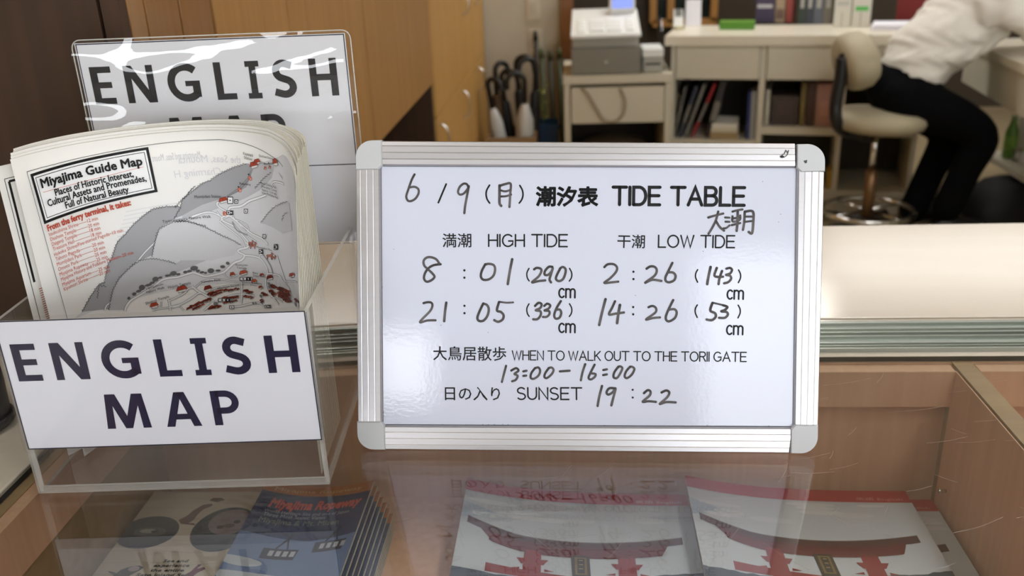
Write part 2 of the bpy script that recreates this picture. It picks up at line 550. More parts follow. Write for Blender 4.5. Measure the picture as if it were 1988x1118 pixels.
slab('floor', (-4, -4, -.05), (5, 7.5, 0), M_floor)
slab('ceiling', (-4, -4, 2.6), (5, 7.5, 2.7), M_ceil)
slab('wall_left', (-4.1, -4, 0), (-4, 7.5, 2.6), M_wall)
slab('wall_right', (5, -4, 0), (5.1, 7.5, 2.6), M_wall)
slab('wall_back', (-4, 7.0, 0), (5, 7.1, 2.6), mat('dark_back_wall', S(62, 52, 38), 0.7))
slab('wall_partition', (-2.2, 5.14, 0), (-.03, 5.24, 2.6), M_wall)
slab('trim_1', (-.075, 5.10, 0), (-.005, 5.26, 2.6), mat('brown_post', S(128, 84, 44), 0.5))
# front wall behind the camera with its shopfront window and an opening added for general light
mb = MB()
mb.box((-4, -3.1, 0), (-3.6, -3, 2.6)).box((-3.6, -3.1, 0), (-.83, -3, 1.22)).box((-3.6, -3.1, 1.68), (-.83, -3, 2.6))
mb.box((-.83, -3.1, 0), (.5, -3, 2.6)).box((.5, -3.1, 2.1), (4, -3, 2.6)).box((4, -3.1, 0), (5, -3, 2.6))
struct(mb.obj('wall_front', M_wall))
M_day = mat('added_daylit_pane', (.9, .95, 1), 0.4, emit=(.88, .94, 1.0), estr=WINDOW_POWER)
M_wframe = mat('window_frame_paint', S(180, 180, 178), 0.4)


M_day2 = mat('bright_pane', (.9, .95, 1), 0.4, emit=(.94, .97, 1.0), estr=WINDOW_POWER * 1.35)


def window(name, x0, x1, z0, z1, pane_m=None):
    wf = MB()
    for (a, b) in (((x0, z0), (x1, z0 + .04)), ((x0, z1 - .04), (x1, z1)), ((x0, z0), (x0 + .04, z1)), ((x1 - .04, z0), (x1, z1))):
        wf.box((a[0], -3.08, a[1]), (b[0], -3.02, b[1]))
    o = struct(wf.obj(name, M_wframe))
    MB().box((x0 + .04, -3.06, z0 + .04), (x1 - .04, -3.05, z1 - .04)).obj('window_pane', pane_m or M_day, o)
    return o


window('window_1', -3.6, -.83, 1.22, 1.68, M_day2)
window('added_window', .5, 4, 0, 2.1)  # unseen glowing pane, added as general light from the front


def ceiling_light(x, y, lx, ly, label, power):
    t = thing('ceiling_light', label, 'ceiling light', (x, y, 2.6), 'ceiling lights')
    MB().box((x - lx / 2 - .03, y - ly / 2 - .03, 2.56), (x + lx / 2 + .03, y + ly / 2 + .03, 2.6)).obj('housing', mat('light_housing', S(225, 225, 222), 0.5), t)
    MB().box((x - lx / 2, y - ly / 2, 2.545), (x + lx / 2, y + ly / 2, 2.56)).obj('diffuser', mat('lit_diffuser_%d' % power, (1, 1, 1), 0.5, emit=(1.0, .98, .94), estr=power), t)


LBL = 'unseen white ceiling fluorescent fixture overhead'
ceiling_light(-.75, 3.7, .16, 1.2, LBL, TUBE_POWER)
ceiling_light(.9, 1.7, .3, 1.2, LBL, TUBE_POWER)
ceiling_light(2.5, 5.7, 1.6, 1.0, LBL, TUBE_POWER * .42)
ceiling_light(.85, 4.85, 1.2, .3, LBL, TUBE_POWER * 2.4)  # added to brighten the office background; its reflection falls behind the board
ceiling_light(-1.0, -.6, .3, 1.2, LBL, TUBE_POWER)
ceiling_light(.9, -.6, .3, 1.2, LBL, TUBE_POWER)
ceiling_light(3.2, 2.0, .16, 1.2, LBL, TUBE_POWER)
ceiling_light(1.5, 2.3, 1.2, .3, LBL, TUBE_POWER * 1.2)  # added to light the register and desk fronts, clear of glass reflections
# ================================================================== DISPLAY CASE AND LEDGE
ZC = .90
case = thing('display_case', 'wooden display case with glass top holding brochures, under the whiteboard', 'display case', (0, .65, 0))
c = MB()
c.box((-.546, .34, 0), (-.534, .967, .894))
c.obj('side_panel', M_casetop, case)
c = MB().box((-.534, .36, .837), (-.520, .945, .893)).box((-.536, .36, .60), (-.5345, .962, .837))
c.obj('side_lining', M_case, case)
d = MB().box((.433, .34, 0), (.455, .967, .894))
d.obj('divider_panel', M_casetop, case)
MB().box((.4300, .36, .60), (.4312, .945, .892)).obj('side_lining', M_case, case)
MB().box((.4312, .36, .60), (.433, .945, .887)).obj('gap_strip', M_seam, case)
MB().box((.455, .36, .60), (.457, .945, .890)).obj('side_lining', M_case, case)
MB().box((-.534, .962, .60), (1.5, .967, .893)).obj('back_panel', M_case, case)
MB().box((-.534, .943, .846), (.43, .961, .8925), bev=.001).obj('header_board', M_case, case)
MB().box((.457, .943, .846), (1.5, .961, .8925), bev=.001).obj('header_board', M_case, case)
MB().box((-.534, .36, .69), (.43, .962, .705)).obj('case_floor', M_case, case)
MB().box((.457, .36, .69), (1.5, .962, .705)).obj('case_floor', M_case, case)
MB().box((-.546, .34, 0), (1.5, .36, .894)).obj('front_panel', M_casetop, case)
pin = P(1837, 953, x=.43)
MB().tube([pin, pin + Vector((-.006, 0, 0)), pin + Vector((-.009, 0, 0))], [.0022, .0022, .0036], 14).obj('shelf_pin', M_chrome, case)
g = MB().box((-.546, .33, .894), (1.5, .9665, .9))
go = g.obj('glass_top', [M_glass, M_glassedge, M_seam], case)
for p in go.data.polygons:
    if abs(p.normal.z) < .5:
        p.material_index = 2 if (p.normal.x < -.5 or p.normal.y > .5) else 1
sc_ = Ink(lambda u, v, o: Vector((u, v, .9 + o)), base=.00008)
rs = random.Random(3)
for i in range(80):
    x = rs.uniform(.0, .46) if i % 4 else rs.uniform(-.2, .0); y = rs.uniform(.58, .93)
    a = rs.choice([0.1, .15, .2, .9, -.8]) + rs.uniform(-.15, .15); L = rs.uniform(.008, .06)
    sc_.line([(x, y), (x + L * .5 * math.cos(a), y + L * .5 * math.sin(a)), (x + L * math.cos(a + .08), y + L * math.sin(a + .08))], .00022, S(205, 190, 170), 0, smooth=True)
M_scr = sheet_glass('scratch', (.9, .9, .9), .05, .3, haze=.35, haze_col=(.75, .7, .62))
sc_.obj('scratches', case, M_scr)

ledge = thing('counter_cabinet', 'cream laminate counter cabinet behind the display case, with aluminium track', 'counter', (.5, 1.2, 0))
MB().box((-.498, .970, 0), (2.6, 1.45, .868)).obj('body', M_cream, ledge)
MB().box((-.498, 1.079, .87), (2.6, 1.457, .90), bev=.001).obj('worktop', M_ledge, ledge)
MB().box((-.498, .970, .87), (2.6, 1.0765, .8985)).obj('track_bed', M_ledge, ledge)
prof = [(.982, .8985), (.982, .9035), (.9845, .9035), (.9845, .9), (.992, .9), (.992, .9022), (.9935, .9022), (.9935, .9), (1.0, .9), (1.0, .902), (1.003, .902), (1.003, .8995), (1.016, .8995),
        (1.016, .9035), (1.018, .9035), (1.018, .9), (1.027, .9), (1.027, .9035), (1.029, .9035), (1.029, .9), (1.040, .9), (1.040, .9025), (1.042, .9025), (1.042, .9), (1.054, .9), (1.054, .904), (1.058, .904), (1.062, .9035), (1.064, .8985)]
MB().prism(prof, lambda u, v, w_: Vector((w_, u, v)), -.498, 2.6).obj('sliding_track', M_track, ledge)

# cream side counter at the far left with a dark container
lc = thing('side_counter', 'cream side counter at the lower left edge beside the display case', 'counter', (-.85, .65, 0))
MB().box((-1.3, .3, 0), (-.552, .985, .87)).obj('body', M_cabdark, lc)
MB().box((-1.3, .3, .87), (-.5515, .985, .9), bev=.002).obj('worktop', mat('cream_counter_top', S(206, 196, 180), .4, var=.06, vscale=(60, 60, 60)), lc)
dc = P(-42, 830, z=.9)
cont = thing('pen_tray', 'dark grey rounded plastic container on the cream counter at left edge', 'container', (dc.x, dc.y, .9))
MB().lathe((dc.x, dc.y, .9), [(.030, 0), (.034, .004), (.036, .05), (.035, .09), (.033, .092), (.031, .088), (.029, .01)], 32).obj('body', mat('dark_grey_plastic', S(52, 50, 50), .35), cont)
MB().lathe((dc.x, dc.y, .9), [(.0365, .004), (.038, .006), (.038, .012), (.0365, .014)], 32).obj('base_rim', mat('dark_grey_plastic', S(52, 50, 50), .35), cont)

# ================================================================== WHITEBOARD
TILT = math.radians(17)
b0 = P(695, 872, z=.9003); b1 = P(1587, 880, z=.9003)
BP = Plane(b0, b1 - b0, (0, math.sin(TILT), math.cos(TILT)))
BP.n = -BP.n if BP.n.y > 0 else BP.n
wb = thing('whiteboard', 'aluminium framed tabletop whiteboard showing the tide table, on the glass', 'whiteboard', ((b0 + b1) / 2))
O = [BP.uv(*p) for p in ((695, 872), (1587, 880), (1602, 279), (690, 273))]
I = [BP.uv(*p) for p in ((742, 826), (1541, 830), (1548, 325), (738, 322))]
O[0] = (O[0][0], 0.0); O[1] = (O[1][0], 0.0)
FN = lambda u, v, o: BP.pt(u, v, o)
mb = MB(); inset = .004
q = [(I[0][0] - inset, I[0][1] - inset), (I[1][0] + inset, I[1][1] - inset), (I[2][0] + inset, I[2][1] + inset), (I[3][0] - inset, I[3][1] + inset)]
mb.prism(q, FN, -.012, -.004)
panel = mb.obj('writing_panel', M_board, wb)
mb = MB().prism([(O[0][0] + .012, .012), (O[1][0] - .012, .012), (O[2][0] - .012, O[2][1] - .012), (O[3][0] + .012, O[3][1] - .012)], FN, -.0165, -.0125)
mb.obj('back_sheet', M_cap, wb)


def lerp2(a, b, t):
    return (a[0] + (b[0] - a[0]) * t, a[1] + (b[1] - a[1]) * t)


def rail(o0, o1, i0, i1):
    """frame rail between outer edge o0-o1 and inner edge i0-i1, with extruded grooves"""
    prof = [(0, -.016), (0, -.0012), (.03, 0.0), (.18, .0003), (.2, .0001), (.22, .0003), (.44, .0004), (.46, .0002), (.48, .0004), (.70, .0003), (.72, .0001), (.74, .0003), (.93, 0), (.97, -.0012), (1, -.0035), (1, -.016)]
    m = MB(); a = []; b = []
    for t, h in prof:
        p = lerp2(o0, i0, t); r_ = lerp2(o1, i1, t)
        a.append(BP.pt(p[0], p[1], h)); b.append(BP.pt(r_[0], r_[1], h))
    n = len(prof)
    m.add(a + b, [[i, i + 1, n + i + 1, n + i] for i in range(n - 1)] + [[n - 1, 0, n, 2 * n - 1], list(range(n)), list(range(n, 2 * n))])
    return m.obj('frame_rail', M_alu, wb)


# bottom, right, top, left rails run between the corner caps
rail(lerp2(O[0], O[1], .058), lerp2(O[0], O[1], .940), lerp2(I[0], I[1], .003), lerp2(I[0], I[1], .995))
rail(lerp2(O[1], O[2], .090), lerp2(O[1], O[2], .910), lerp2(I[1], I[2], .005), lerp2(I[1], I[2], .995))
rail(lerp2(O[2], O[3], .062), lerp2(O[2], O[3], .943), lerp2(I[2], I[3], .005), lerp2(I[2], I[3], .997))
rail(lerp2(O[3], O[0], .092), lerp2(O[3], O[0], .910), lerp2(I[3], I[0], .008), lerp2(I[3], I[0], .995))


def corner_cap(o, i, px, lab=None):
    """rounded grey corner; px: the picture point of its inner corner"""
    ic = BP.uv(*px); sx = 1 if ic[0] > o[0] else -1; sy = 1 if ic[1] > o[1] else -1
    r_ = .0165
    pts = [(ic[0], o[1])] + [(o[0] + sx * (r_ - r_ * math.sin(a)), o[1] + sy * (r_ - r_ * math.cos(a))) for a in [math.pi / 2 * k / 10 for k in range(11)]] + [(o[0], ic[1]), (ic[0] - sx * .004, ic[1]), (ic[0], ic[1] - sy * .004)]
    cx_ = sum(p[0] for p in pts) / len(pts); cy_ = sum(p[1] for p in pts) / len(pts)
    m = MB(); n = len(pts); e = .0016
    sh = [(p[0] + (cx_ - p[0]) * .05, p[1] + (cy_ - p[1]) * .05) for p in pts]
    A = [BP.pt(u, v, -.0168) for u, v in pts]; B = [BP.pt(u, v, .0006) for u, v in pts]; T = [BP.pt(u, v, .0020) for u, v in sh]
    tri = tessellate_polygon([[Vector((u, v, 0)) for u, v in sh]])
    m.add(A + B + T, [[i_, (i_ + 1) % n, (i_ + 1) % n + n, i_ + n] for i_ in range(n)] + [[i_ + n, (i_ + 1) % n + n, (i_ + 1) % n + 2 * n, i_ + 2 * n] for i_ in range(n)]
          + [[t + 2 * n for t in f] for f in tri] + [list(f) for f in tri])
    return m.obj('corner_cap', M_cap, wb)


corner_cap(O[0], I[0], (747, 818)); corner_cap(O[1], I[1], (1535, 824)); corner_cap(O[2], I[2], (1546, 334)); corner_cap(O[3], I[3], (743, 329))
# shadow lines painted where rails meet the panel, plus small specks
se = Ink(FN, base=-.0034)
se.line([lerp2(I[3], I[0], .004), I[0]], .0008, S(90, 88, 84), 0); se.line([I[3], I[2]], .0008, S(110, 108, 106), 0)
se.line([I[2], I[1]], .0007, S(130, 128, 130), 0); se.line([I[0], I[1]], .0009, S(60, 58, 60), 0)
rs = random.Random(5)
for k in range(26):
    t = rs.random(); a, b = rs.choice([(I[3], I[0]), (I[0], I[1]), (I[3], I[2])]); p = lerp2(a, b, t)
    se.ellipse((p[0] + rs.uniform(0, .001), p[1] + rs.uniform(0, .001)), .0004, .0003, S(50, 48, 50), 1, 6)
for (px, py) in ((1517, 416), (1513, 431), (1366, 488), (1482, 352), (855, 632), (947, 646), (763, 484), (1388, 528), (1234, 574)):
    p = BP.uv(px, py); se.ellipse(p, .0005, .0004, S(130, 130, 136), 1, 8)
se.obj('panel_shadow_and_specks', wb)
# prop leg that keeps the board leaning back
pl0 = BP.pt(.226, .17, -.0165); foot = Vector((pl0.x, pl0.y + .055, .9003))
MB().tube([pl0 + Vector((-.07, 0, 0)), foot + Vector((-.07, 0, .003)), foot + Vector((.07, 0, .003)), pl0 + Vector((.07, 0, 0))], .0025, 8).obj('support_leg', M_chrome, wb)

BK = S(14, 14, 18); ML = S(96, 92, 94); MD = S(66, 62, 66)
pr = Ink(FN, base=-.0037); hw = Ink(FN, base=-.0036)


def B(px, py):
    return BP.uv(px, py)


def caps_line(sn, p0, p1, htpx, wpx, gap=.2, space=.42):
    a = B(*p0); b = B(*p1); t = B(p0[0], p0[1] - htpx); k = B(p0[0] + 1, p0[1])
    stroke_text(pr, sn, a, b, t[1] - a[1], wpx * (k[0] - a[0]), BK, 0, gap, space)


def kanji(sn, p0, p1, htpx, boldpx):
    a = B(*p0); b = B(*p1); t = B(p0[0], p0[1] - htpx)
    pr.text(sn, a, b, (t[1] - a[1]) * .70 / .92, BK, 0, bold=boldpx * .0005)


kanji('潮汐表', (1041, 396), (1160, 397), 37, 1.5)
caps_line('TIDE TABLE', (1190, 397), (1446, 398.5), 34, 6.3, .22, .5)
kanji('満潮', (858, 478), (914, 478), 27, .25)
caps_line('HIGH TIDE', (948, 478.5), (1101, 479), 23, 3.0)
kanji('干潮', (1199, 479), (1252, 480), 26, .25)
caps_line('LOW TIDE', (1279, 480), (1427, 481), 23, 3.0)
kanji('大鳥居散歩', (840, 698), (982, 699), 27, .25)
caps_line('WHEN TO WALK OUT TO THE TORII GATE', (994, 699.5), (1450, 703), 17.5, 2.3, .2, .36)
kanji('日の入り', (863, 776), (970, 777), 27, .25)
caps_line('SUNSET', (1004, 776.5), (1129, 777), 22.5, 3.0, .22)
for x, y in ((1085, 578), (1085, 646), (1413, 581), (1412, 650)):
    caps_line('cm', (x, y), (x + 31, y + .5), 24, 3.4, .16)


def tr(crop, pts):
    x0, y0, sc = crop
    return [B(x0 + p[0] / sc, y0 + p[1] / sc) for p in pts]


PX = .00052
C6 = (680, 260, 3.728); C8 = (800, 480, 5.589); D1 = (1140, 480, 5.591); D2 = (820, 660, 3.0585); C7 = (1140, 260, 3.727)


def printed(crop, pts, wpx=2.6):
    pr.line(tr(crop, pts), wpx * PX, BK, 0, smooth=True, caps=True)


def dots(crop, pts, wpx=4.4):
    for p in tr(crop, pts):
        pr.ellipse(p, wpx * PX / 2, wpx * PX / 2, BK, 0, 14)


def hand(crop, pts, wpx):
    q = [Vector((p[0], p[1])) for p in smooth_line([(p[0], p[1], 0) for p in tr(crop, pts)], 8)]
    n = len(q)
    # a marker line: dark where the stroke starts, thinner and greyer along its run, with a wet end
    for i in range(n - 1):
        t = i / (n - 1)
        v = .5 + .5 * math.sin(t * 9 + q[0].x * 300)
        g = 66 + 42 * min(1, t * 2.2) * (.6 + .4 * v)
        hw.line([q[i], q[i + 1]], wpx * PX, S(g, g * .96, g * .97), 0 + .02 * (i % 2))
        if 0 < i:
            hw.ellipse(q[i], wpx * PX * .5, wpx * PX * .5, S(g, g * .96, g * .97), .01, 10)
    hw.ellipse(q[0], wpx * PX * .5, wpx * PX * .5, S(60, 57, 60), .05, 12)
    hw.ellipse(q[-1], wpx * PX * .5, wpx * PX * .5, S(82, 78, 80), .05, 12)


printed(C6, [(690, 362), (633, 497)], 3.4)
printed(C6, [(1005, 370), (985, 405), (980, 438), (988, 473), (1006, 500)], 3.2)
printed(C6, [(1225, 372), (1243, 405), (1248, 440), (1240, 473), (1221, 500)], 3.2)
hand(C6, [(460, 292), (440, 330), (415, 400), (400, 450), (410, 480), (432, 486), (466, 468), (489, 430), (487, 398), (460, 382), (426, 386)], 4.3)
hand(C6, [(852, 388), (840, 363), (815, 360), (788, 383), (776, 418), (790, 438), (818, 430), (845, 398), (854, 376)], 4.3)
hand(C6, [(854, 380), (840, 455), (828, 520), (822, 573)], 4.5)
hand(C6, [(1078, 372), (1078, 440), (1078, 500), (1090, 520)], 5); hand(C6, [(1082, 374), (1120, 362), (1158, 360), (1156, 430), (1150, 528)], 4.5)
hand(C6, [(1088, 408), (1120, 415), (1155, 405)], 4); hand(C6, [(1090, 452), (1125, 450), (1162, 438)], 4)
hand(C8, [(303, 186), (230, 196), (175, 226), (135, 280), (122, 340), (150, 376), (200, 362), (236, 325), (215, 288), (165, 240), (125, 200), (118, 150), (150, 115), (200, 110), (255, 132), (288, 178)], 4.6)
dots(C8, [(562, 253), (562, 333), (563, 639), (563, 719)])
hand(C8, [(790, 186), (752, 260), (742, 320), (770, 355), (830, 350), (880, 308), (897, 240), (880, 195), (830, 182), (795, 188)], 4.6)
hand(C8, [(1083, 132), (1056, 270), (1035, 402)], 5)
for yy in (0, 386):
    printed(C8, [(1266, 232 + yy), (1246, 270 + yy), (1242, 305 + yy), (1250, 340 + yy), (1268, 368 + yy)]); printed(C8, [(1708, 232 + yy), (1728, 270 + yy), (1733, 305 + yy), (1725, 340 + yy), (1705, 370 + yy)])
hand(C8, [(1322, 242), (1350, 226), (1393, 235), (1400, 265), (1370, 320), (1300, 383), (1370, 370), (1443, 362)], 4.6)
hand(C8, [(1520, 215), (1482, 215), (1442, 258), (1437, 298), (1470, 303), (1508, 270), (1525, 230), (1505, 300), (1490, 352), (1506, 384)], 4.6)
hand(C8, [(1608, 230), (1572, 300), (1560, 345), (1590, 370), (1635, 350), (1661, 290), (1664, 238), (1632, 216), (1602, 235)], 4.6)
hand(C8, [(117, 610), (160, 600), (203, 606), (213, 642), (185, 700), (78, 815), (160, 799), (248, 797)], 4.4); hand(C8, [(365, 605), (352, 700), (342, 806)], 5)
hand(C8, [(765, 620), (727, 700), (704, 768), (722, 803), (770, 800), (812, 750), (828, 680), (810, 632), (768, 614)], 4.8)
hand(C8, [(940, 595), (1020, 605), (1093, 602)], 3.6); hand(C8, [(940, 598), (917, 688), (960, 706), (989, 742), (978, 788), (930, 813), (888, 795)], 4.8)
hand(C8, [(1332, 640), (1370, 607), (1403, 622), (1388, 663), (1340, 688), (1388, 697), (1394, 737), (1360, 783), (1312, 786)], 4.6)
hand(C8, [(1432, 640), (1465, 616), (1498, 635), (1478, 670), (1435, 690), (1484, 697), (1488, 730), (1458, 759), (1418, 760)], 4.4)
hand(C8, [(1613, 588), (1566, 665), (1541, 740), (1557, 778), (1598, 768), (1617, 720), (1603, 682), (1566, 681)], 4.6)
hand(D1, [(187, 218), (225, 187), (290, 187), (325, 222), (313, 272), (250, 340), (187, 389), (260, 384), (338, 376)], 4.4)
dots(D1, [(504, 268), (504, 348), (501, 653), (501, 732)])
hand(D1, [(647, 235), (690, 210), (738, 217), (758, 255), (733, 312), (632, 388), (710, 356), (808, 368)], 4.6)
hand(D1, [(928, 172), (880, 270), (853, 330), (858, 369), (895, 383), (948, 360), (963, 312), (935, 277), (878, 276)], 4.6)
hand(D1, [(1345, 217), (1322, 320), (1308, 403)], 5); hand(D1, [(1413, 227), (1387, 308), (1430, 325), (1480, 322)], 4.6); hand(D1, [(1470, 260), (1442, 340), (1432, 403)], 4.6)
hand(D1, [(1517, 235), (1555, 227), (1578, 247), (1560, 285), (1514, 303), (1558, 312), (1568, 347), (1535, 383), (1492, 394)], 4.4)
for yy, s_ in ((0, 0), (384, -4)):
    printed(D1, [(1204 + s_, 246 + yy), (1184 + s_, 285 + yy), (1182 + s_, 330 + yy), (1203 + s_, 382 + yy)]); printed(D1, [(1650 + s_, 249 + yy), (1670 + s_, 290 + yy), (1671 + s_, 335 + yy), (1648 + s_, 387 + yy)])
hand(D1, [(200, 567), (165, 700), (131, 848)], 5); hand(D1, [(303, 590), (272, 660), (238, 733), (310, 725), (400, 712)], 4.6); hand(D1, [(357, 630), (341, 720), (326, 828)], 5.2)
hand(D1, [(668, 655), (710, 641), (748, 662), (743, 712), (642, 788), (720, 772), (793, 766)], 4.4)
hand(D1, [(937, 577), (882, 690), (857, 760), (866, 799), (900, 807), (957, 770), (975, 710), (950, 677), (893, 681)], 4.6)
hand(D1, [(1368, 606), (1430, 620), (1480, 632)], 3.6); hand(D1, [(1366, 608), (1342, 690), (1393, 720), (1400, 760), (1360, 795), (1302, 789)], 4.8)
hand(D1, [(1480, 633), (1528, 652), (1500, 685), (1462, 700), (1518, 707), (1533, 736), (1500, 770), (1437, 770)], 4.6)
for st in ([(495, 157), (481, 210), (470, 253)], [(526, 185), (555, 171), (569, 186), (545, 205), (564, 216), (553, 240), (531, 249)], [(598, 190), (617, 186)], [(598, 217), (615, 215)],
           [(668, 170), (646, 200), (642, 228), (660, 234), (688, 215), (698, 187), (688, 167), (668, 171)], [(750, 170), (729, 200), (724, 224), (740, 229), (768, 205), (778, 181), (766, 167), (748, 171)],
           [(816, 190), (874, 186)], [(967, 147), (951, 195), (941, 243)], [(1023, 150), (1000, 195), (987, 228), (1000, 238), (1023, 224), (1028, 206), (1004, 202)], [(1075, 182), (1096, 178)], [(1074, 212), (1096, 208)],
           [(1165, 162), (1141, 195), (1136, 224), (1155, 230), (1174, 205), (1188, 171), (1174, 160), (1163, 166)], [(1235, 162), (1211, 190), (1202, 219), (1216, 230), (1244, 210), (1260, 176), (1244, 162), (1230, 167)]):
    hand(D2, st, 4.4)
for st in ([(1067, 277), (1051, 340), (1041, 396)], [(1142, 291), (1110, 291), (1094, 315), (1105, 328), (1130, 315), (1148, 291), (1135, 345), (1123, 393)],
           [(1317, 320), (1340, 302), (1356, 311), (1350, 335), (1310, 371), (1345, 368), (1388, 372)], [(1422, 316), (1450, 304), (1468, 316), (1455, 345), (1412, 384), (1450, 373), (1506, 375)]):
    hand(D2, st, 4.6)
dots(D2, [(1250, 300), (1250, 346)], 4)
for st, wd in (([(880, 605), (930, 590), (988, 576)], 4.2), ([(952, 562), (935, 625), (908, 680), (882, 722)], 4.4), ([(937, 632), (962, 672), (994, 700)], 4.4),
               ([(1002, 604), (1034, 606)], 3.8), ([(1005, 635), (1034, 636)], 3.8), ([(990, 684), (1012, 680), (1034, 662)], 3.8), ([(1056, 562), (1092, 552), (1128, 546)], 4), ([(1056, 596), (1058, 634), (1108, 622), (1112, 590)], 4),
               ([(1056, 612), (1112, 604)], 4), ([(1050, 660), (1112, 645)], 4), ([(1094, 560), (1092, 640), (1086, 702)], 4.6), ([(1145, 562), (1141, 640), (1132, 694)], 4.4), ([(1147, 562), (1204, 562), (1207, 640), (1198, 718), (1174, 710)], 4.6), ([(1148, 598), (1202, 598)], 3.8), ([(1148, 636), (1200, 630)], 3.8)):
    hand(C7, st, wd)
pr.obj('printed_lettering', wb)
hw.obj('handwriting', wb)
sm = Ink(FN, base=.0012)
sm.line(tr(C7, [(1405, 165), (1412, 150), (1425, 143), (1436, 118), (1445, 135), (1455, 120), (1446, 150), (1430, 165), (1415, 172)]), .0006, S(70, 70, 72), 0, smooth=True)
sm.ellipse(tr(C7, [(1408, 165)])[0], .0019, .0013, S(40, 40, 42), 1, 8)
sm.obj('frame_scribble', wb)
sm = Ink(FN, base=.0021)
sm.poly(tr(C7, [(1560, 195), (1588, 188), (1586, 210), (1572, 214)]), S(70, 70, 76), 0)
sm.obj('cap_mark', wb)

# ================================================================== LEAFLET BOX
f0 = P(75, 958, z=.9003); f1 = P(640, 940, z=.9003)
ax = (f1 - f0); BW = ax.length; ax.normalize(); ay = Vector((-ax.y, ax.x, 0)); up = Vector((0, 0, 1))
BD, BH, TH = .246, .177, .0035
box = thing('leaflet_holder', 'clear acrylic leaflet box on the glass counter, filled with guide maps', 'leaflet holder', (f0 + f1) / 2)
zz = Vector((0, 0, .0))


def pane(name, c, a, b, cc, rim_axes=None):
    m = MB().obox(c, a, b, cc)
    o = m.obj(name, [M_acryl, M_acrylrim], box)
    # cut edges (all faces except the two big ones) look frosted
    ar = sorted([p.area for p in o.data.polygons])
    for p in o.data.polygons:
        if p.area < ar[-2] * .6:
            p.material_index = 1
    return o


pane('front_panel', f0, ax * BW, ay * TH, up * BH)
pane('back_panel', f0 + ay * (BD - TH), ax * BW, ay * TH, up * BH)
pane('side_panel', f0 + ay * TH, ax * TH, ay * (BD - 2 * TH), up * BH)
pane('side_panel', f0 + ay * TH + ax * (BW - TH), ax * TH, ay * (BD - 2 * TH), up * BH)
pane('base_panel', f0 + ay * TH + ax * TH, ax * (BW - 2 * TH), ay * (BD - 2 * TH), up * .0045)
gs = MB()
gs.obox(f0 + ay * TH + ax * TH + up * .0047, ax * (BW - 2 * TH), ay * .0012, up * .0012)
gs.obox(f0 + ay * TH + ax * TH + up * .0047, ax * .0012, ay * .0012, up * (BH - .02))
gs.obox(f0 + ay * TH + ax * (BW - TH - .0012) + up * .0047, ax * .0012, ay * .0012, up * (BH - .02))
gs.obj('glue_seam', M_acrylrim, box)

# front sign hung over the box front
LP = Plane(f0 - ay * .0016, ax, up); LP.n = -ay
fs = thing('front_label', 'white ENGLISH MAP label with navy letters fixed across the leaflet box front', 'sign', f0 + ax * BW / 2 - ay * .0016 + up * .10)
LN = lambda u, v, o: LP.pt(u, v, o)
tl, trc, brc, bl = [LP.uv(*p) for p in ((-4, 611), (594, 615), (626, 857), (43, 869))]
u0 = (tl[0] + bl[0]) / 2; u1 = (trc[0] + brc[0]) / 2; v0 = (bl[1] + brc[1]) / 2; v1 = (tl[1] + trc[1]) / 2
MB().prism([(u0, v0), (u1, v0), (u1, v1), (u0, v1)], LN, 0, .0003).obj('paper', M_paper, fs)
ik = Ink(LN, base=.0004)
map_sign_print(ik, lambda s_, t_: (u0 + .0005 + (u1 - u0 - .001) * s_, v0 + .0005 + (v1 - v0 - .001) * t_), True)
ik.obj('printed_text', fs)


def rounded(x0, y0, x1, y1, r_):
    pts = []
    for cx_, cy_, a0 in ((x1 - r_, y0 + r_, -90), (x1 - r_, y1 - r_, 0), (x0 + r_, y1 - r_, 90), (x0 + r_, y0 + r_, 180)):
        pts += arc(cx_, cy_, r_, r_, a0, a0 + 90, 6)
    return pts


MB().prism(rounded(u0 - .004, v0 - .004, u1 + .003, v1 + .004, .004), LN, .0008, .0011).obj('laminating_film', M_film2, fs)

# ================================================================== BACK SIGN
g0 = f0 + ay * (BD - TH - .004)
SPt = math.radians(0)
SP = Plane(g0, ax, up); SP.n = -ay
bs = thing('laminated_sign', 'laminated ENGLISH MAP sheet standing behind the guide maps at the box back', 'sign', g0 + ax * BW / 2 + up * .2)
SN0 = lambda u, v, o: SP.pt(u, v, o)
a_ = [SP.uv(*p) for p in ((145, 76), (668, 77), (150, 320), (690, 318), (680, 68), (135, 68), (650, 472))]
su0, su1 = a_[0][0], a_[1][0]; sv1 = (a_[0][1] + a_[1][1]) / 2; sv0 = a_[3][1]; vtop = (a_[4][1] + a_[5][1]) / 2; vbot = a_[6][1]
MB().prism([(su0 - .0015, vbot + .002), (su1 + .0015, vbot + .002), (su1 + .0015, sv1 + .0012), (su0 - .0015, sv1 + .0012)], SN0, 0, .0003).obj('paper', mat('sign_paper', S(224, 224, 230), .6), bs)
ik = Ink(SN0, base=.0004)
map_sign_print(ik, lambda s_, t_: (su0 + (su1 - su0) * s_, sv0 + (sv1 - sv0) * t_), False)
ik.obj('printed_text', bs)
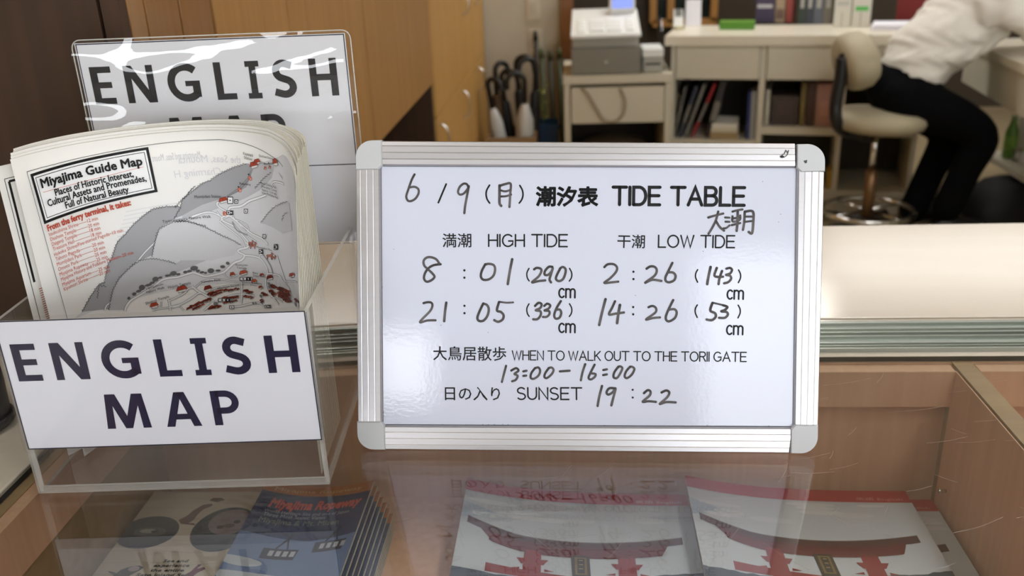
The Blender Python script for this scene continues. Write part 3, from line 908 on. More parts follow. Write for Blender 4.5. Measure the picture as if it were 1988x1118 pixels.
# film: a gently waved sheet
NX, NY = 70, 50
x0_, x1_ = a_[5][0], a_[4][0]; vv = []; ff = []
for j in range(NY + 1):
    for i in range(NX + 1):
        s_, t_ = i / NX, j / NY
        cr = .010
        u = x0_ + (x1_ - x0_) * s_; v = vbot + (vtop - vbot) * t_
        # rounded corners
        for cu_, cv_ in ((x0_ + cr, vtop - cr), (x1_ - cr, vtop - cr)):
            if (u - cu_) * (1 if cu_ > (x0_ + x1_) / 2 else -1) > 0 and v > cv_:
                dd = math.hypot(u - cu_, v - cv_)
                if dd > cr:
                    u = cu_ + (u - cu_) * cr / dd; v = cv_ + (v - cv_) * cr / dd
        off = .0034 + .0017 * math.sin(v * 88 + u * 12 + 1.3 * math.sin(u * 15)) * (.6 + .4 * math.sin(u * 21 + 1)) + .0004 * math.sin(v * 190 - u * 34)
        vv.append(SN0(u, v, off))
for j in range(NY):
    for i in range(NX):
        k = j * (NX + 1) + i; ff.append([k, k + 1, k + NX + 2, k + NX + 1])
m = MB(); m.add(vv, ff, 0, True); m.obj('laminating_film', M_film, bs)
mm = MB()
outl = rounded(x0_, vbot, x1_, vtop, .009)
mm.tube([SN0(p[0], p[1], .0008) for p in outl + outl[:1]], .0007, 6, caps=False)
mm.obj('film_edge', M_acrylrim, bs)

# ================================================================== GUIDE MAP PAMPHLETS
ZT = 1.205
inner = [(-.4945, .741), (-.485, .771), (-.4615, .808), (-.419, .841), (-.368, .857), (-.316, .845), (-.277, .812), (-.257, .779), (-.2445, .750)]
outer = [(-.503, .765), (-.4985, .793), (-.483, .827), (-.446, .862), (-.391, .888), (-.336, .893), (-.291, .874), (-.264, .845), (-.2515, .815)]


def resample(pts, n):
    q = smooth_line([(p[0], p[1], 0) for p in pts], 10)
    L = [0]
    for i in range(1, len(q)):
        L.append(L[-1] + (q[i] - q[i - 1]).length)
    out = []; j = 0
    for k in range(n + 1):
        t = L[-1] * k / n
        while j < len(L) - 2 and L[j + 1] < t:
            j += 1
        f_ = (t - L[j]) / max(1e-9, L[j + 1] - L[j]); out.append(q[j].lerp(q[j + 1], min(1, max(0, f_))))
    return out, L[-1]


NS = 130
ci, Li = resample(inner, NS); co, Lo = resample(outer, NS)


class Curl:
    """upright sheet bowed along a plan curve; above the box rim its right side leans back by lean"""
    def __init__(s, pts, lean=0.0):
        s.p = pts; s.L = [0]; s.lean = lean
        for i in range(1, len(pts)):
            s.L.append(s.L[-1] + (pts[i] - pts[i - 1]).length)
        s.nrm = []
        for i in range(len(pts)):
            t = (pts[min(i + 1, len(pts) - 1)] - pts[max(i - 1, 0)]).normalized(); s.nrm.append(Vector((t.y, -t.x, 0)))

    def shift(s, u, z):
        a = max(0.0, u / s.L[-1] - .45) / .55
        return s.lean * a * a * (min(z, 1.20) - 1.192 if z > 1.07 else 1.07 - 1.192)

    def pt(s, u, z, off=0):
        u = min(max(u, 0), s.L[-1] - 1e-9); k = min(int(u / s.L[-1] * (len(s.p) - 1)), len(s.p) - 2)
        while k > 0 and s.L[k] > u:
            k -= 1
        while k < len(s.L) - 2 and s.L[k + 1] < u:
            k += 1
        t = (u - s.L[k]) / (s.L[k + 1] - s.L[k])
        p = s.p[k].lerp(s.p[k + 1], t); n = s.nrm[k].lerp(s.nrm[k + 1], t).normalized()
        return Vector((p.x + n.x * off, p.y + n.y * off + s.shift(u, z), z))

    def uz(s, px, py):
        r = ray(px, py); z = 1.14; best = None
        for it in range(7):
            best = None
            q = [Vector((p.x, p.y + s.shift(s.L[i], z), 0)) for i, p in enumerate(s.p)] if (s.lean or it == 0) else q
            for k in range(len(q) - 1):
                a, b = q[k], q[k + 1]; d = b - a
                den = r.x * d.y - r.y * d.x
                if abs(den) < 1e-12:
                    continue
                t = (a.x * d.y - a.y * d.x) / den; m_ = (a.x * r.y - a.y * r.x) / den
                if -.001 <= m_ <= 1.001 and t > 0:
                    c_ = (s.L[k] + m_ * (s.L[k + 1] - s.L[k]), EYE.z + t * r.z, t)
                    if best is None or c_[2] > best[2]:
                        best = c_
            if best is None:
                e = min((0, -1), key=lambda i: abs(q[i].x * r.y - q[i].y * r.x))
                t = q[e].y / r.y; best = (0 if e == 0 else s.L[-1], EYE.z + t * r.z, t)
            if abs(best[1] - z) < 2e-5:
                break
            z = best[1]
        return (best[0], best[1])


NP = 14
GL = 'guide maps packed in the leaflet box'
front_curl = None
rs = random.Random(11)
zb = .9003 + .0055
for k in range(NP):
    t = k / NP; t2 = (k + .86) / NP
    mk = lambda q_: [ci[i].lerp(co[i], q_) for i in range(NS + 1)]
    pts, pts2 = mk(t), mk(t2)
    if k == 1:
        sh_ = lambda pp: [p + Vector((-.0165, -.0005, 0)) * max(0, 1 - i / 22) for i, p in enumerate(pp)]
        pts = sh_(pts); pts2 = sh_(pts2)
    cu = Curl(pts, .32 * (1 - t)); cu2 = Curl(pts2, .32 * (1 - t2))
    zt = ZT + (0 if k == 0 else rs.uniform(-.002, .004) + .004 * t)
    if k == 1:
        zt -= .008
    if k == 0:
        front_curl = cu; lab = 'guide map pamphlet at the front of the box stack, cover fully showing'
    elif k == 1:
        lab = 'second guide map pamphlet, its left margin showing beside the front cover'
    else:
        lab = 'white guide map pamphlet packed behind the front ones, only its edges showing'
    ztop = lambda f_: zt + .004 * (1 - f_) - .013 * max(0, f_ - .75) / .25 * (1 - .6 * t)
    m = MB(); n = NS + 1; vs_ = []
    zr = [zb, 1.0, 1.07, 1.09, 1.12, 1.15, 1.175, None]
    rows = [(z_, cu) for z_ in zr] + [(z_, cu2) for z_ in zr[::-1]]
    for z_, c_ in rows:
        vs_ += [c_.pt(c_.L[-1] * i / NS, z_ if z_ is not None else ztop(i / NS)) for i in range(n)]
    nr = len(rows); fcs = []
    for r_ in range(nr):
        r2 = (r_ + 1) % nr
        fcs += [[r_ * n + i, r_ * n + i + 1, r2 * n + i + 1, r2 * n + i] for i in range(NS)]
    m.add(vs_, fcs[:], 0, True)
    for i in range(len(fcs)):
        flat = (i // NS) in (len(zr) - 1, nr - 1)
        m.m[i] = 1 if flat else 0; m.sm[i] = not flat
    for e_ in (0, n - 1):
        for j in range(len(zr) - 1):
            q_ = [vs_[j * n + e_], vs_[(j + 1) * n + e_], vs_[(nr - 2 - j) * n + e_], vs_[(nr - 1 - j) * n + e_]]
            m.add(q_, [[0, 1, 2, 3]], 1)
    pm = thing('guide_map', lab, 'pamphlet', (cu.pt(cu.L[-1] / 2, zb)), GL if k > 1 else None)
    m.obj('pages', [M_sheet, M_edge], pm)
    if k == 1:
        ik = Ink(lambda u, v, o, cu=cu: cu.pt(u, v, o), cell=.006)
        ik.line([(.006, 1.03), (.006, 1.19)], .0006, S(60, 60, 60)); ik.line([(.0095, 1.09), (.0095, 1.187)], .0022, S(16, 16, 16)); ik.line([(.006, 1.19), (.05, 1.19)], .0006, S(60, 60, 60)); ik.line([(.0095, 1.187), (.05, 1.187)], .0022, S(16, 16, 16))
        for q_ in range(26):
            z_ = 1.082 - q_ * .0022
            ik.line([(.012, z_), (.02, z_ + .0003)], .0008, S(190, 110, 96))
        ik.obj('printed_cover', pm)
    if k == 0:
        front_map = pm

# ---- the printed cover of the front map
FC = front_curl
ik = Ink(lambda u, v, o: FC.pt(u, v, o), cell=.0045, step=.00012, base=.0003)
K2 = (0, 230, 2.8675); K3 = (340, 230, 2.8675); K5 = (200, 470, 7.986); K6 = (400, 470, 7.985); K7 = (420, 270, 5.322)


def M(crop, pts):
    x0, y0, sc = crop
    return [FC.uz(x0 + p[0] / sc, y0 + p[1] / sc) for p in pts]


ZLOW = 1.045     # the print runs on below the rim of the box


def jag(crop, pts, amp, every=2.2, seed=1):
    """bushy outline: small scallops along a traced edge (picture units)"""
    r_ = random.Random(seed); out = []
    for a, b in zip(pts[:-1], pts[1:]):
        L = math.hypot(b[0] - a[0], b[1] - a[1]) / crop[2]; n = max(1, int(L / every))
        for k in range(n):
            t = k / n; x = a[0] + (b[0] - a[0]) * t; y = a[1] + (b[1] - a[1]) * t
            nx, ny = (b[1] - a[1]), -(b[0] - a[0]); l_ = math.hypot(nx, ny) or 1
            d = amp * (1 if k % 2 else -.4) * r_.uniform(.5, 1.2)
            out.append((x + nx / l_ * d, y + ny / l_ * d))
    out.append(pts[-1])
    return out


G0 = S(214, 214, 218); G1 = S(150, 150, 154); G2 = S(160, 160, 164); G3 = S(172, 172, 176); INK = S(52, 52, 56); ROAD = S(232, 232, 234); RED = S(168, 66, 44); DRED = S(128, 44, 30); TXR = S(196, 84, 64); SHR = S(96, 96, 98)
MU = FC.L[-1]
# pale ground of the whole map below the hills
hill_l = [(455, 1075), (490, 1010), (545, 925), (580, 912), (583, 890), (600, 812), (625, 770), (650, 690), (700, 640), (740, 592), (810, 532), (850, 505), (920, 490), (1005, 490), (1015, 455), (1050, 420), (1062, 395), (1090, 375), (1147, 340)]
hill_r = [(0, 495), (40, 450), (100, 402), (150, 362), (200, 342), (260, 302), (330, 272), (400, 250), (440, 236), (500, 240), (560, 222), (600, 200), (622, 215)]
gl = M(K2, hill_l[:-1]) + M(K3, hill_r)
ik.poly(gl + [(MU - .0015, gl[-1][1] - .01), (MU - .0015, ZLOW), (gl[0][0] - .01, ZLOW)], G0, 0)
# darker slopes
up_ = M(K2, [(1005, 490), (1015, 455), (1050, 420), (1062, 395), (1090, 375)]) + M(K3, [(0, 495), (40, 450), (100, 402), (150, 362), (200, 342), (260, 302), (330, 272), (400, 250), (440, 260)])
steps = 9
lowU = M(K3, [(430, 300), (400, 380), (340, 420), (250, 450), (150, 480), (40, 540)]) + M(K2, [(960, 560)])
ik.poly(up_ + lowU, S(158, 158, 162), 1)
ik.poly(M(K3, [(440, 262), (520, 250), (560, 235), (540, 330), (470, 400), (400, 440), (330, 470), (260, 450), (340, 415), (400, 380)]), S(188, 188, 192), 1.1)
ik.poly(M(K3, [(250, 450), (150, 480), (40, 540), (40, 560), (190, 520), (240, 500)]), S(186, 186, 190), 1.2)
ik.poly(M(K2, [(600, 812), (625, 770), (650, 690), (700, 640), (740, 592), (810, 532), (850, 505), (920, 490), (1005, 490), (965, 560), (885, 615), (845, 760), (760, 800), (700, 850), (640, 930), (605, 1060), (455, 1075), (490, 1010), (545, 925), (583, 905)]), S(162, 162, 166), 1.3)
ik.poly(M(K2, [(605, 1065), (640, 930), (700, 850), (760, 800), (840, 780), (980, 805), (1147, 700), (1147, 790), (1000, 850), (860, 900), (760, 970), (690, 1065)]), S(184, 184, 188), 1.6)
ik.poly(M(K2, [(885, 615), (965, 575), (1060, 572), (1147, 600), (1147, 700), (980, 800), (845, 775)]), S(204, 204, 208), 1.9)
ik.poly(M(K3, [(0, 575), (90, 580), (180, 610), (260, 650), (360, 700), (330, 760), (200, 790), (0, 790)]), S(204, 204, 208), 2.2)
ik.poly(M(K3, [(480, 580), (530, 510), (600, 465), (640, 470), (655, 620), (600, 640)]), S(196, 196, 200), 2.5)
LW = .00042


def ol(crop, pts, wid=LW, col=INK, layer=6, smooth=False):
    ik.line(M(crop, pts), wid, col, layer, smooth=smooth)


for crop, pts, sd in ((K2, hill_l[:-1], 1), (K3, hill_r[:8], 2), (K2, [(1005, 490), (965, 560)], 3), (K2, [(845, 770), (860, 690), (885, 615), (960, 575), (1040, 570), (1147, 600)], 4),
                      (K3, [(0, 575), (60, 572), (130, 590), (200, 620), (270, 655), (330, 680), (368, 705)], 5), (K2, [(605, 1065), (625, 960), (660, 890), (720, 830), (765, 795), (830, 778), (900, 785), (980, 808)], 6),
                      (K3, [(480, 580), (520, 530), (560, 490), (630, 462)], 7), (K3, [(450, 390), (490, 340), (540, 300)], 8), (K3, [(600, 570), (612, 535), (630, 520)], 9), (K2, [(540, 1000), (548, 930), (590, 935)], 10)):
    ol(crop, jag(crop, pts, 6.5, 2.6, sd))


def road(crop, pts, wpx, layer=3):
    m_ = M(crop, pts); k = .00047
    ik.line(m_, (wpx + 1.6) * k, S(120, 120, 124), layer, smooth=True); ik.line(m_, wpx * k, ROAD, layer + 1, smooth=True)


road(K5, [(335, 1070), (360, 990), (430, 900), (560, 820), (680, 750), (800, 670), (900, 590), (1010, 555), (1150, 540), (1280, 500), (1400, 470), (1500, 500), (1600, 525), (1757, 500)], 4.2)
road(K6, [(0, 530), (150, 500), (280, 460), (350, 400), (440, 320), (560, 270), (600, 200), (510, 150), (520, 110), (640, 80), (665, 40), (620, 0)], 4.6)
road(K3, [(400, 720), (410, 690), (370, 640), (330, 600), (270, 570), (262, 550), (300, 540), (330, 560), (380, 600), (430, 640), (490, 670), (520, 700)], 4.0)
road(K7, [(130, 735), (150, 705), (260, 690), (340, 640), (440, 605), (520, 575)], 4.4); road(K7, [(580, 465), (600, 440), (660, 445), (705, 465)], 3)
road(K7, [(105, 745), (30, 700), (10, 660), (60, 640)], 3.2); road(K7, [(240, 880), (320, 960), (330, 900), (260, 850), (200, 830), (160, 790), (60, 830), (40, 850)], 2.2)
road(K7, [(40, 850), (100, 900), (180, 960), (260, 1030), (300, 1118)], 3); road(K7, [(180, 870), (240, 950), (330, 1000), (420, 1060)], 2.6)
road(K7, [(0, 740), (40, 790)], 2.2); road(K7, [(650, 350), (690, 410)], 1.6)
road(K2, [(760, 800), (800, 750), (860, 690)], 2.6); road(K2, [(1040, 570), (1090, 540), (1147, 520)], 3.0); road(K3, [(90, 545), (180, 520), (230, 530), (262, 550)], 3.2)
road(K6, [(600, 200), (720, 210), (830, 240), (900, 310), (950, 400), (960, 480)], 4); road(K6, [(830, 240), (845, 190), (900, 190)], 3)
road(K6, [(960, 480), (1150, 520), (1200, 600), (1300, 720), (1380, 880), (1480, 1000)], 3.2); road(K6, [(960, 480), (930, 600), (950, 720), (1000, 800), (1060, 870), (1130, 960)], 4.2)
road(K6, [(1110, 200), (1150, 330), (1200, 480), (1240, 600)], 2.6); road(K6, [(0, 580), (200, 570), (400, 600), (560, 620)], 2.0); road(K6, [(280, 480), (330, 540), (430, 540), (500, 500)], 2.0)
road(K6, [(555, 620), (560, 780), (545, 940)], 3.6); road(K6, [(0, 1020), (150, 930), (300, 850), (560, 800), (760, 830)], 3.0); road(K6, [(0, 800), (120, 720), (300, 680), (520, 660)], 2.6)
road(K6, [(400, 1000), (550, 985), (700, 950), (830, 940), (900, 990)], 3.6); road(K6, [(1000, 840), (1130, 880), (1200, 930)], 2.4); road(K6, [(1230, 600), (1440, 600)], 1.8)
road(K5, [(1010, 880), (1030, 960), (1040, 1060)], 3.2); road(K5, [(1030, 1000), (1180, 970), (1350, 880), (1480, 790), (1560, 800)], 3.2); road(K5, [(1020, 910), (1140, 850), (1260, 790), (1320, 720), (1400, 700)], 3.0)
road(K5, [(1380, 680), (1480, 760), (1590, 820), (1700, 900)], 4.0); road(K5, [(1430, 700), (1520, 620), (1600, 590), (1757, 580)], 2.0); road(K5, [(760, 1060), (880, 1030), (1020, 1010)], 2.2); road(K5, [(1250, 1060), (1180, 990), (1060, 1020)], 2)
road(K5, [(900, 920), (900, 1000)], 1.6); road(K5, [(20, 1060), (50, 980), (130, 920)], 3.0); road(K5, [(1560, 1060), (1680, 960), (1757, 900)], 3.0)
# grey strip beside the park road
ik.line(M(K6, [(880, 170), (960, 280), (1020, 390), (1045, 490)]), .0018, S(150, 150, 156), 5, smooth=True)
ik.line(M(K7, [(170, 850), (220, 940), (330, 990)]), .0016, S(150, 150, 154), 5, smooth=True)
# ropeway
for a in (0, 14):
    ol(K7, [(110 + a, 590 + a * .2), (240 + a, 500 + a), (330 + a * .9, 400 + a), (365 + a, 320)], .0003, S(90, 90, 92))
    ol(K7, [(455, 232 + a), (520, 252 + a * .7), (595, 245 + a * .7)], .0003, S(70, 70, 72))
for x, y in ((355, 402), (247, 522), (513, 297), (560, 288), (92, 765)):
    c_ = M(K7, [(x, y)])[0]; rr = .0021 if y > 350 else .0016
    ik.ellipse(c_, rr * 1.1, rr * 1.2, S(196, 110, 92), 7); ik.ellipse((c_[0] + .0004, c_[1] - .0003), rr * .6, rr * .7, S(224, 160, 146), 8); ol(K7, [(x - 15, y + 14), (x + 14, y - 14)], .0004, DRED, 9)
for x, y in ((510, 250), (552, 244), (342, 362), (236, 490)):
    ik.ellipse(M(K7, [(x, y)])[0], .0009, .0009, INK, 9, 8)


def house(crop, x, y, w_, h_, col=RED, rot=-.25, base=True):
    ca, sa = math.cos(rot), math.sin(rot)
    q = lambda pts: M(crop, [(x + px * w_ * ca - py * h_ * sa, y + px * w_ * sa + py * h_ * ca) for px, py in pts])
    if base:
        ik.poly(q([(-.4, .1), (.45, .1), (.45, .62), (-.4, .62)]), S(226, 222, 218), 6); ik.line(q([(-.4, .1), (-.4, .62), (.45, .62), (.45, .1)]), .0003, INK, 7)
    ik.poly(q([(-.6, .22), (-.35, -.5), (.4, -.5), (.62, .2)]), col, 8)
    ik.line(q([(-.6, .22), (-.35, -.5), (.4, -.5), (.62, .2), (-.6, .22)]), .0003, S(70, 26, 18), 9)
    ik.line(q([(-.05, -.5), (.05, .2)]), .0003, S(90, 34, 22), 9)


for cr_, x, y, w_, h_, col_ in ((K5, 1215, 715, 150, 85, RED), (K5, 785, 970, 115, 75, S(178, 70, 44)), (K5, 1625, 705, 110, 75, DRED), (K6, 585, 465, 110, 65, S(196, 92, 64)), (K6, 415, 490, 70, 60, S(178, 76, 52)),
                              (K6, 875, 500, 60, 40, RED), (K6, 1000, 540, 90, 60, DRED), (K6, 1345, 505, 75, 60, RED), (K6, 755, 598, 75, 55, S(206, 98, 66)), (K6, 855, 690, 55, 40, RED),
                              (K7, 395, 260, 75, 60, RED), (K7, 428, 228, 60, 48, S(176, 72, 52)), (K7, 617, 232, 44, 66, RED), (K7, 75, 625, 85, 50, RED)):
    house(cr_, x, y, w_, h_, col_)
# rows of roofs in the town
rs = random.Random(21)
rows_ = ((K6, (40, 800), (270, 730), 6, 60), (K6, (80, 830), (250, 770), 5, 46), (K6, (280, 740), (520, 715), 6, 54), (K6, (600, 735), (730, 780), 5, 58), (K6, (595, 830), (740, 860), 4, 52), (K6, (250, 850), (510, 850), 6, 56), (K6, (270, 940), (500, 890), 5, 46),
         (K5, (1320, 1020), (1640, 880), 9, 84), (K5, (1400, 1030), (1560, 960), 4, 60), (K5, (1640, 800), (1757, 770), 3, 80), (K5, (1650, 1020), (1757, 1000), 3, 70), (K6, (20, 900), (60, 860), 2, 60), (K6, (60, 1000), (230, 990), 4, 62),
         (K6, (1030, 660), (1100, 700), 4, 62), (K6, (1010, 740), (1080, 820), 6, 60), (K6, (1140, 710), (1290, 770), 8, 70), (K6, (1140, 770), (1310, 830), 9, 70), (K6, (1150, 820), (1300, 880), 8, 66), (K6, (1220, 890), (1340, 920), 6, 54), (K6, (880, 780), (960, 820), 4, 56), (K6, (860, 890), (880, 920), 2, 44), (K6, (1390, 880), (1470, 930), 4, 50))
for cr_, a, b, n, sz in rows_:
    for k in range(n):
        t = (k + .5) / n; x = a[0] + (b[0] - a[0]) * t + rs.uniform(-6, 6); y = a[1] + (b[1] - a[1]) * t + rs.uniform(-8, 8)
        house(cr_, x, y, sz * rs.uniform(.7, 1.15), sz * .55 * rs.uniform(.8, 1.2), rs.choice([RED, DRED, DRED, S(150, 54, 34), S(186, 78, 52)]), rs.uniform(-.6, -.05), rs.random() < .5)
for cr_, x, y, rr in ((K6, 985, 640, 34), (K6, 995, 690, 36), (K6, 860, 830, 34), (K6, 150, 945, 40), (K6, 1340, 520, 40), (K6, 740, 940, 26), (K6, 780, 940, 20), (K6, 1400, 960, 44), (K6, 1450, 975, 36)):
    ik.ellipse(M(cr_, [(x, y)])[0], rr / cr_[2] * .00047, rr / cr_[2] * .00045, S(120, 120, 124), 6, 12)
# bushes along the walk
for cr_, x, y, a, b in ((K5, 395, 865, 26, 26), (K5, 480, 800, 34, 26), (K5, 550, 755, 44, 24), (K5, 600, 700, 50, 48), (K5, 700, 660, 56, 22), (K5, 760, 625, 44, 22), (K5, 810, 570, 50, 44), (K5, 885, 545, 36, 20), (K5, 990, 515, 34, 20), (K5, 1090, 480, 54, 40), (K5, 1165, 492, 36, 20), (K5, 1030, 508, 36, 18),
                        (K5, 1275, 458, 34, 24), (K5, 1340, 445, 40, 22), (K5, 1412, 400, 62, 42), (K5, 1475, 440, 34, 22), (K5, 1535, 462, 38, 20), (K5, 1590, 472, 26, 18), (K5, 1670, 440, 50, 42), (K6, 80, 435, 54, 40), (K6, 190, 435, 46, 20), (K6, 262, 375, 44, 26), (K6, 342, 322, 34, 28), (K6, 0, 470, 20, 16)):
    c_ = M(cr_, [(x, y)])[0]; kk = .00048 / cr_[2]
    ik.poly([(c_[0] + a * kk * math.cos(q_) * (1 + .08 * (i % 2)), c_[1] + b * kk * math.sin(q_) * (1 + .08 * (i % 2))) for i, q_ in enumerate([2 * math.pi * j / 18 for j in range(18)])], SHR, 6)
# deer
for x, y, s_ in ((735, 50, 1.0), (995, 210, 1.0), (1060, 235, .7), (700, 10, .8)):
    body = [(-45, -10), (-30, -22), (20, -20), (34, -40), (30, -62), (42, -48), (52, -60), (50, -40), (66, -30), (48, -22), (40, 4), (36, 48), (28, 48), (24, 10), (-22, 8), (-26, 46), (-36, 46), (-38, 6)]
    ik.poly(M(K6, [(x + p[0] * s_, y + p[1] * s_) for p in body]), S(188, 116, 96), 8); ol(K6, [(x + p[0] * s_, y + p[1] * s_) for p in body + body[:1]], .00028, S(84, 44, 34), 9)
# pictogram boxes
for cr_, x, y, w_, h_, dark in ((K6, 630, 562, 190, 50, 1), (K6, 300, 890, 210, 50, 1), (K6, 1100, 80, 60, 60, 1), (K7, 150, 628, 54, 66, 0), (K7, 213, 642, 34, 36, 0), (K7, 313, 740, 34, 40, 0), (K7, 148, 756, 66, 38, 1), (K7, 505, 1000, 30, 36, 0), (K7, 628, 1104, 36, 40, 1), (K6, 970, 990, 90, 40, 1), (K6, 405, 1000, 70, 50, 0), (K6, 865, 140, 60, 60, 1)):
    q = M(cr_, [(x - w_ / 2, y - h_ / 2), (x + w_ / 2, y - h_ / 2), (x + w_ / 2, y + h_ / 2), (x - w_ / 2, y + h_ / 2)])
    ik.poly(q, S(235, 235, 238), 8); ik.line(q, .0007, S(26, 26, 28), 9, closed=True)
    if dark:
        ik.poly(M(cr_, [(x, y - h_ * .4), (x + w_ * .42, y - h_ * .4), (x + w_ * .42, y + h_ * .4), (x, y + h_ * .4)]), S(28, 28, 30), 9); ik.ellipse(M(cr_, [(x + w_ * .2, y)])[0], .0009, .0009, S(230, 230, 232), 10, 8); ik.ellipse(M(cr_, [(x - w_ * .22, y)])[0], .0010, .0010, S(40, 40, 42), 10, 8)
    else:
        ik.ellipse(M(cr_, [(x, y)])[0], .0008, .0008, S(60, 60, 64), 10, 8)


def mtext(sn, crop, a, b, hpx, col=INK, bold=0.0, layer=11, **kw):
    p, q = M(crop, [a, b]); t = M(crop, [(a[0], a[1] - hpx)])[0]
    ik.text(sn, p, q, max(.0004, t[1] - p[1]), col, layer, bold, **kw)


# title block
tb = M(K2, [(165, 310), (825, 158), (878, 408), (243, 588)])
uA = (tb[0][0] + tb[3][0]) / 2; uB = (tb[1][0] + tb[2][0]) / 2


def ins(pts, d):
    cx_ = sum(p[0] for p in pts) / 4; cy_ = sum(p[1] for p in pts) / 4
    return [(p[0] + (d if p[0] < cx_ else -d), p[1] + (d if p[1] < cy_ else -d)) for p in pts]


def dense(pts):
    out = []
    for a, b in zip(pts, pts[1:] + pts[:1]):
        out += [lerp2(a, b, k / 14) for k in range(14)]
    return out


ik.poly(dense(tb), S(240, 240, 242), 3); ik.line(dense(ins(tb, .0013)), .0026, S(14, 14, 16), 4, closed=True); ik.line(dense(ins(tb, .0046)), .0006, S(20, 20, 22), 4, closed=True)
BL_ = S(20, 20, 22)
mtext('Miyajima Guide Map', K2, (228, 386), (793, 256), 53, BL_, .0004)
ol(K2, [(236, 411), (420, 362), (600, 318), (800, 268)], .0004, S(210, 110, 90), 5)
mtext('Places of Historic Interest,', K2, (305, 430), (743, 322), 40, BL_, .0002); mtext('Cultural Assets and Promenades,', K2, (264, 490), (815, 346), 40, BL_, .0002); mtext('Full of Natural Beauty', K2, (363, 500), (716, 408), 38, BL_, .0002)
mtext('From the ferry terminal, it takes:', K2, (262, 627), (728, 480), 36, TXR, .0003)
for sn, a, b in (('Itsukushima Shrine——12 min', (268, 655), (543, 562)), ('Daishoin Temple———20 min', (276, 683), (550, 590)), ('Daiganji Temple———18 min', (284, 710), (556, 615)), ('Treasure Hall————18 min', (291, 738), (563, 641)),
                 ('Hokoku Shrine/Five-storied Pagoda–10 min', (298, 768), (684, 628)), ('Tahoto Pagoda———20 min', (306, 794), (575, 695)), ('Momijidani Park———20 min', (313, 822), (582, 722)), ('Omoto Park————25 min', (320, 850), (590, 748)),
                 ('Miyajima Ropeway——25 min', (328, 878), (597, 775)), ('Miyajima History and Folklore Museum–20 min', (336, 906), (742, 752)), ('Miyajima Aquarium——25 min', (343, 934), (607, 830)), ('Kiyomori Shrine———20 min', (351, 960), (610, 852))):
    mtext(sn, K2, a, b, 22, TXR)
for sn, cr_, a, b, h_ in (('Tsutsumigaura Nature Walk', K2, (905, 580), (1178, 550), 16), ('Momijidani Station', K3, (110, 442), (258, 440), 17), ('Kayatani', K3, (385, 200), (440, 212), 17), ('Station', K3, (390, 222), (436, 234), 17), ('Shishiiwa Station', K3, (475, 212), (552, 228), 13),
                          ('Ropeway', K3, (365, 365), (428, 372), 13), ('Misen Climbing Path', K7, (470, 462), (635, 510), 24), ('(Momijidani Course)', K7, (478, 495), (640, 545), 24), ('Approx. 1.5 hr walk', K7, (484, 528), (640, 580), 24), ('from Momijidani Park', K7, (486, 560), (655, 618), 24),
                          ('Uguisuhodo', K5, (665, 728), (935, 655), 36), ('Nature Walk', K5, (668, 790), (955, 710), 40), ('Hojuin Temple', K5, (1012, 715), (1362, 640), 44), ('Shinkoji Temple', K5, (660, 965), (1025, 850), 44), ('Yamabe Path', K5, (1520, 630), (1830, 590), 36),
                          ('Komyoin', K6, (475, 358), (660, 362), 30), ('Temple', K6, (490, 402), (645, 410), 30), ('Machiya Street', K6, (190, 725), (530, 668), 32), ('Fire', K6, (745, 482), (820, 490), 30), ('Department', K6, (750, 525), (950, 548), 30), ('Momijidani Park', K6, (800, 82), (1050, 140), 30), ('Omotesando Shopping', K6, (560, 625), (880, 650), 28), ('Fukuro Street', K6, (550, 660), (800, 675), 24)):
    mtext(sn, cr_, a, b, h_)
# faint print showing through from the back of the sheet
mtext('Mountains and Seas, Mount', K2, (850, 240), (1118, 218), 40, S(208, 208, 212), 0, 3, mirror=True)
mtext('the Seas, Mounta', K3, (20, 250), (370, 250), 42, S(212, 212, 216), 0, 3, mirror=True); mtext('Charming H', K3, (0, 330), (260, 312), 42, S(214, 214, 218), 0, 3, mirror=True)
for j in range(9):
    yy = 480 + j * 26
    ol(K2, [(700 - j * 8, yy + 40 - j * 3), (990 - j * 26, yy - 10)], .0009, S(222, 222, 225), 0)
# outer frame line of the cover
ol(K2, [(145, 297), (300, 255), (500, 207), (700, 168), (825, 147), (960, 130), (1147, 119)], .0005, S(70, 70, 74), 4)
ol(K3, [(172, 119), (250, 116), (350, 128), (450, 160), (530, 203), (580, 237), (604, 268)], .0005, S(70, 70, 74), 4)
fl = M(K2, [(146, 297), (362, 1078)])
ik.line([fl[0], lerp2(fl[0], fl[1], .5), fl[1], (fl[1][0], ZLOW)], .0005, S(70, 70, 74), 4)
ik.obj('printed_cover', front_map)

# ================================================================== BROCHURES IN THE CASE


class Leaf:
    """brochure lying flat, lifted along one edge: u across (0..1 wide), v depth away from the viewer"""
    def __init__(s, x0, x1, y0, y1, z, lift, power, skew=0.0, sag=0.0):
        s.a = (x0, x1, y0, y1, z, lift, power, skew, sag)

    def pt(s, u, v, off=0):
        x0, x1, y0, y1, z, lift, power, skew, sag = s.a
        u = min(1.0, max(0.0, u)); v = min(1.0, max(0.0, v))
        return Vector((x0 + (x1 - x0) * u + skew * v, y0 + (y1 - y0) * v, z + lift * (1 - u) ** power + sag * (2 * u - 1) ** 2 + off))


def leaf_mesh(L, th, name, root, mats):
    n = 24; m = MB(); vs_ = []
    for o_ in (0, -th):
        for v in (0, 1):
            vs_ += [L.pt(k / n, v, o_) for k in range(n + 1)]
    q = n + 1; f = []
    for k in range(n):
        f += [[k, k + 1, q + k + 1, q + k], [2 * q + k, 3 * q + k, 3 * q + k + 1, 2 * q + k + 1], [k, 2 * q + k, 2 * q + k + 1, k + 1], [q + k, q + k + 1, 3 * q + k + 1, 3 * q + k]]
    f += [[0, q, 3 * q, 2 * q], [n, 2 * q + n, 3 * q + n, q + n]]
    m.add(vs_, f, 0)
    return m.obj(name, mats, root)


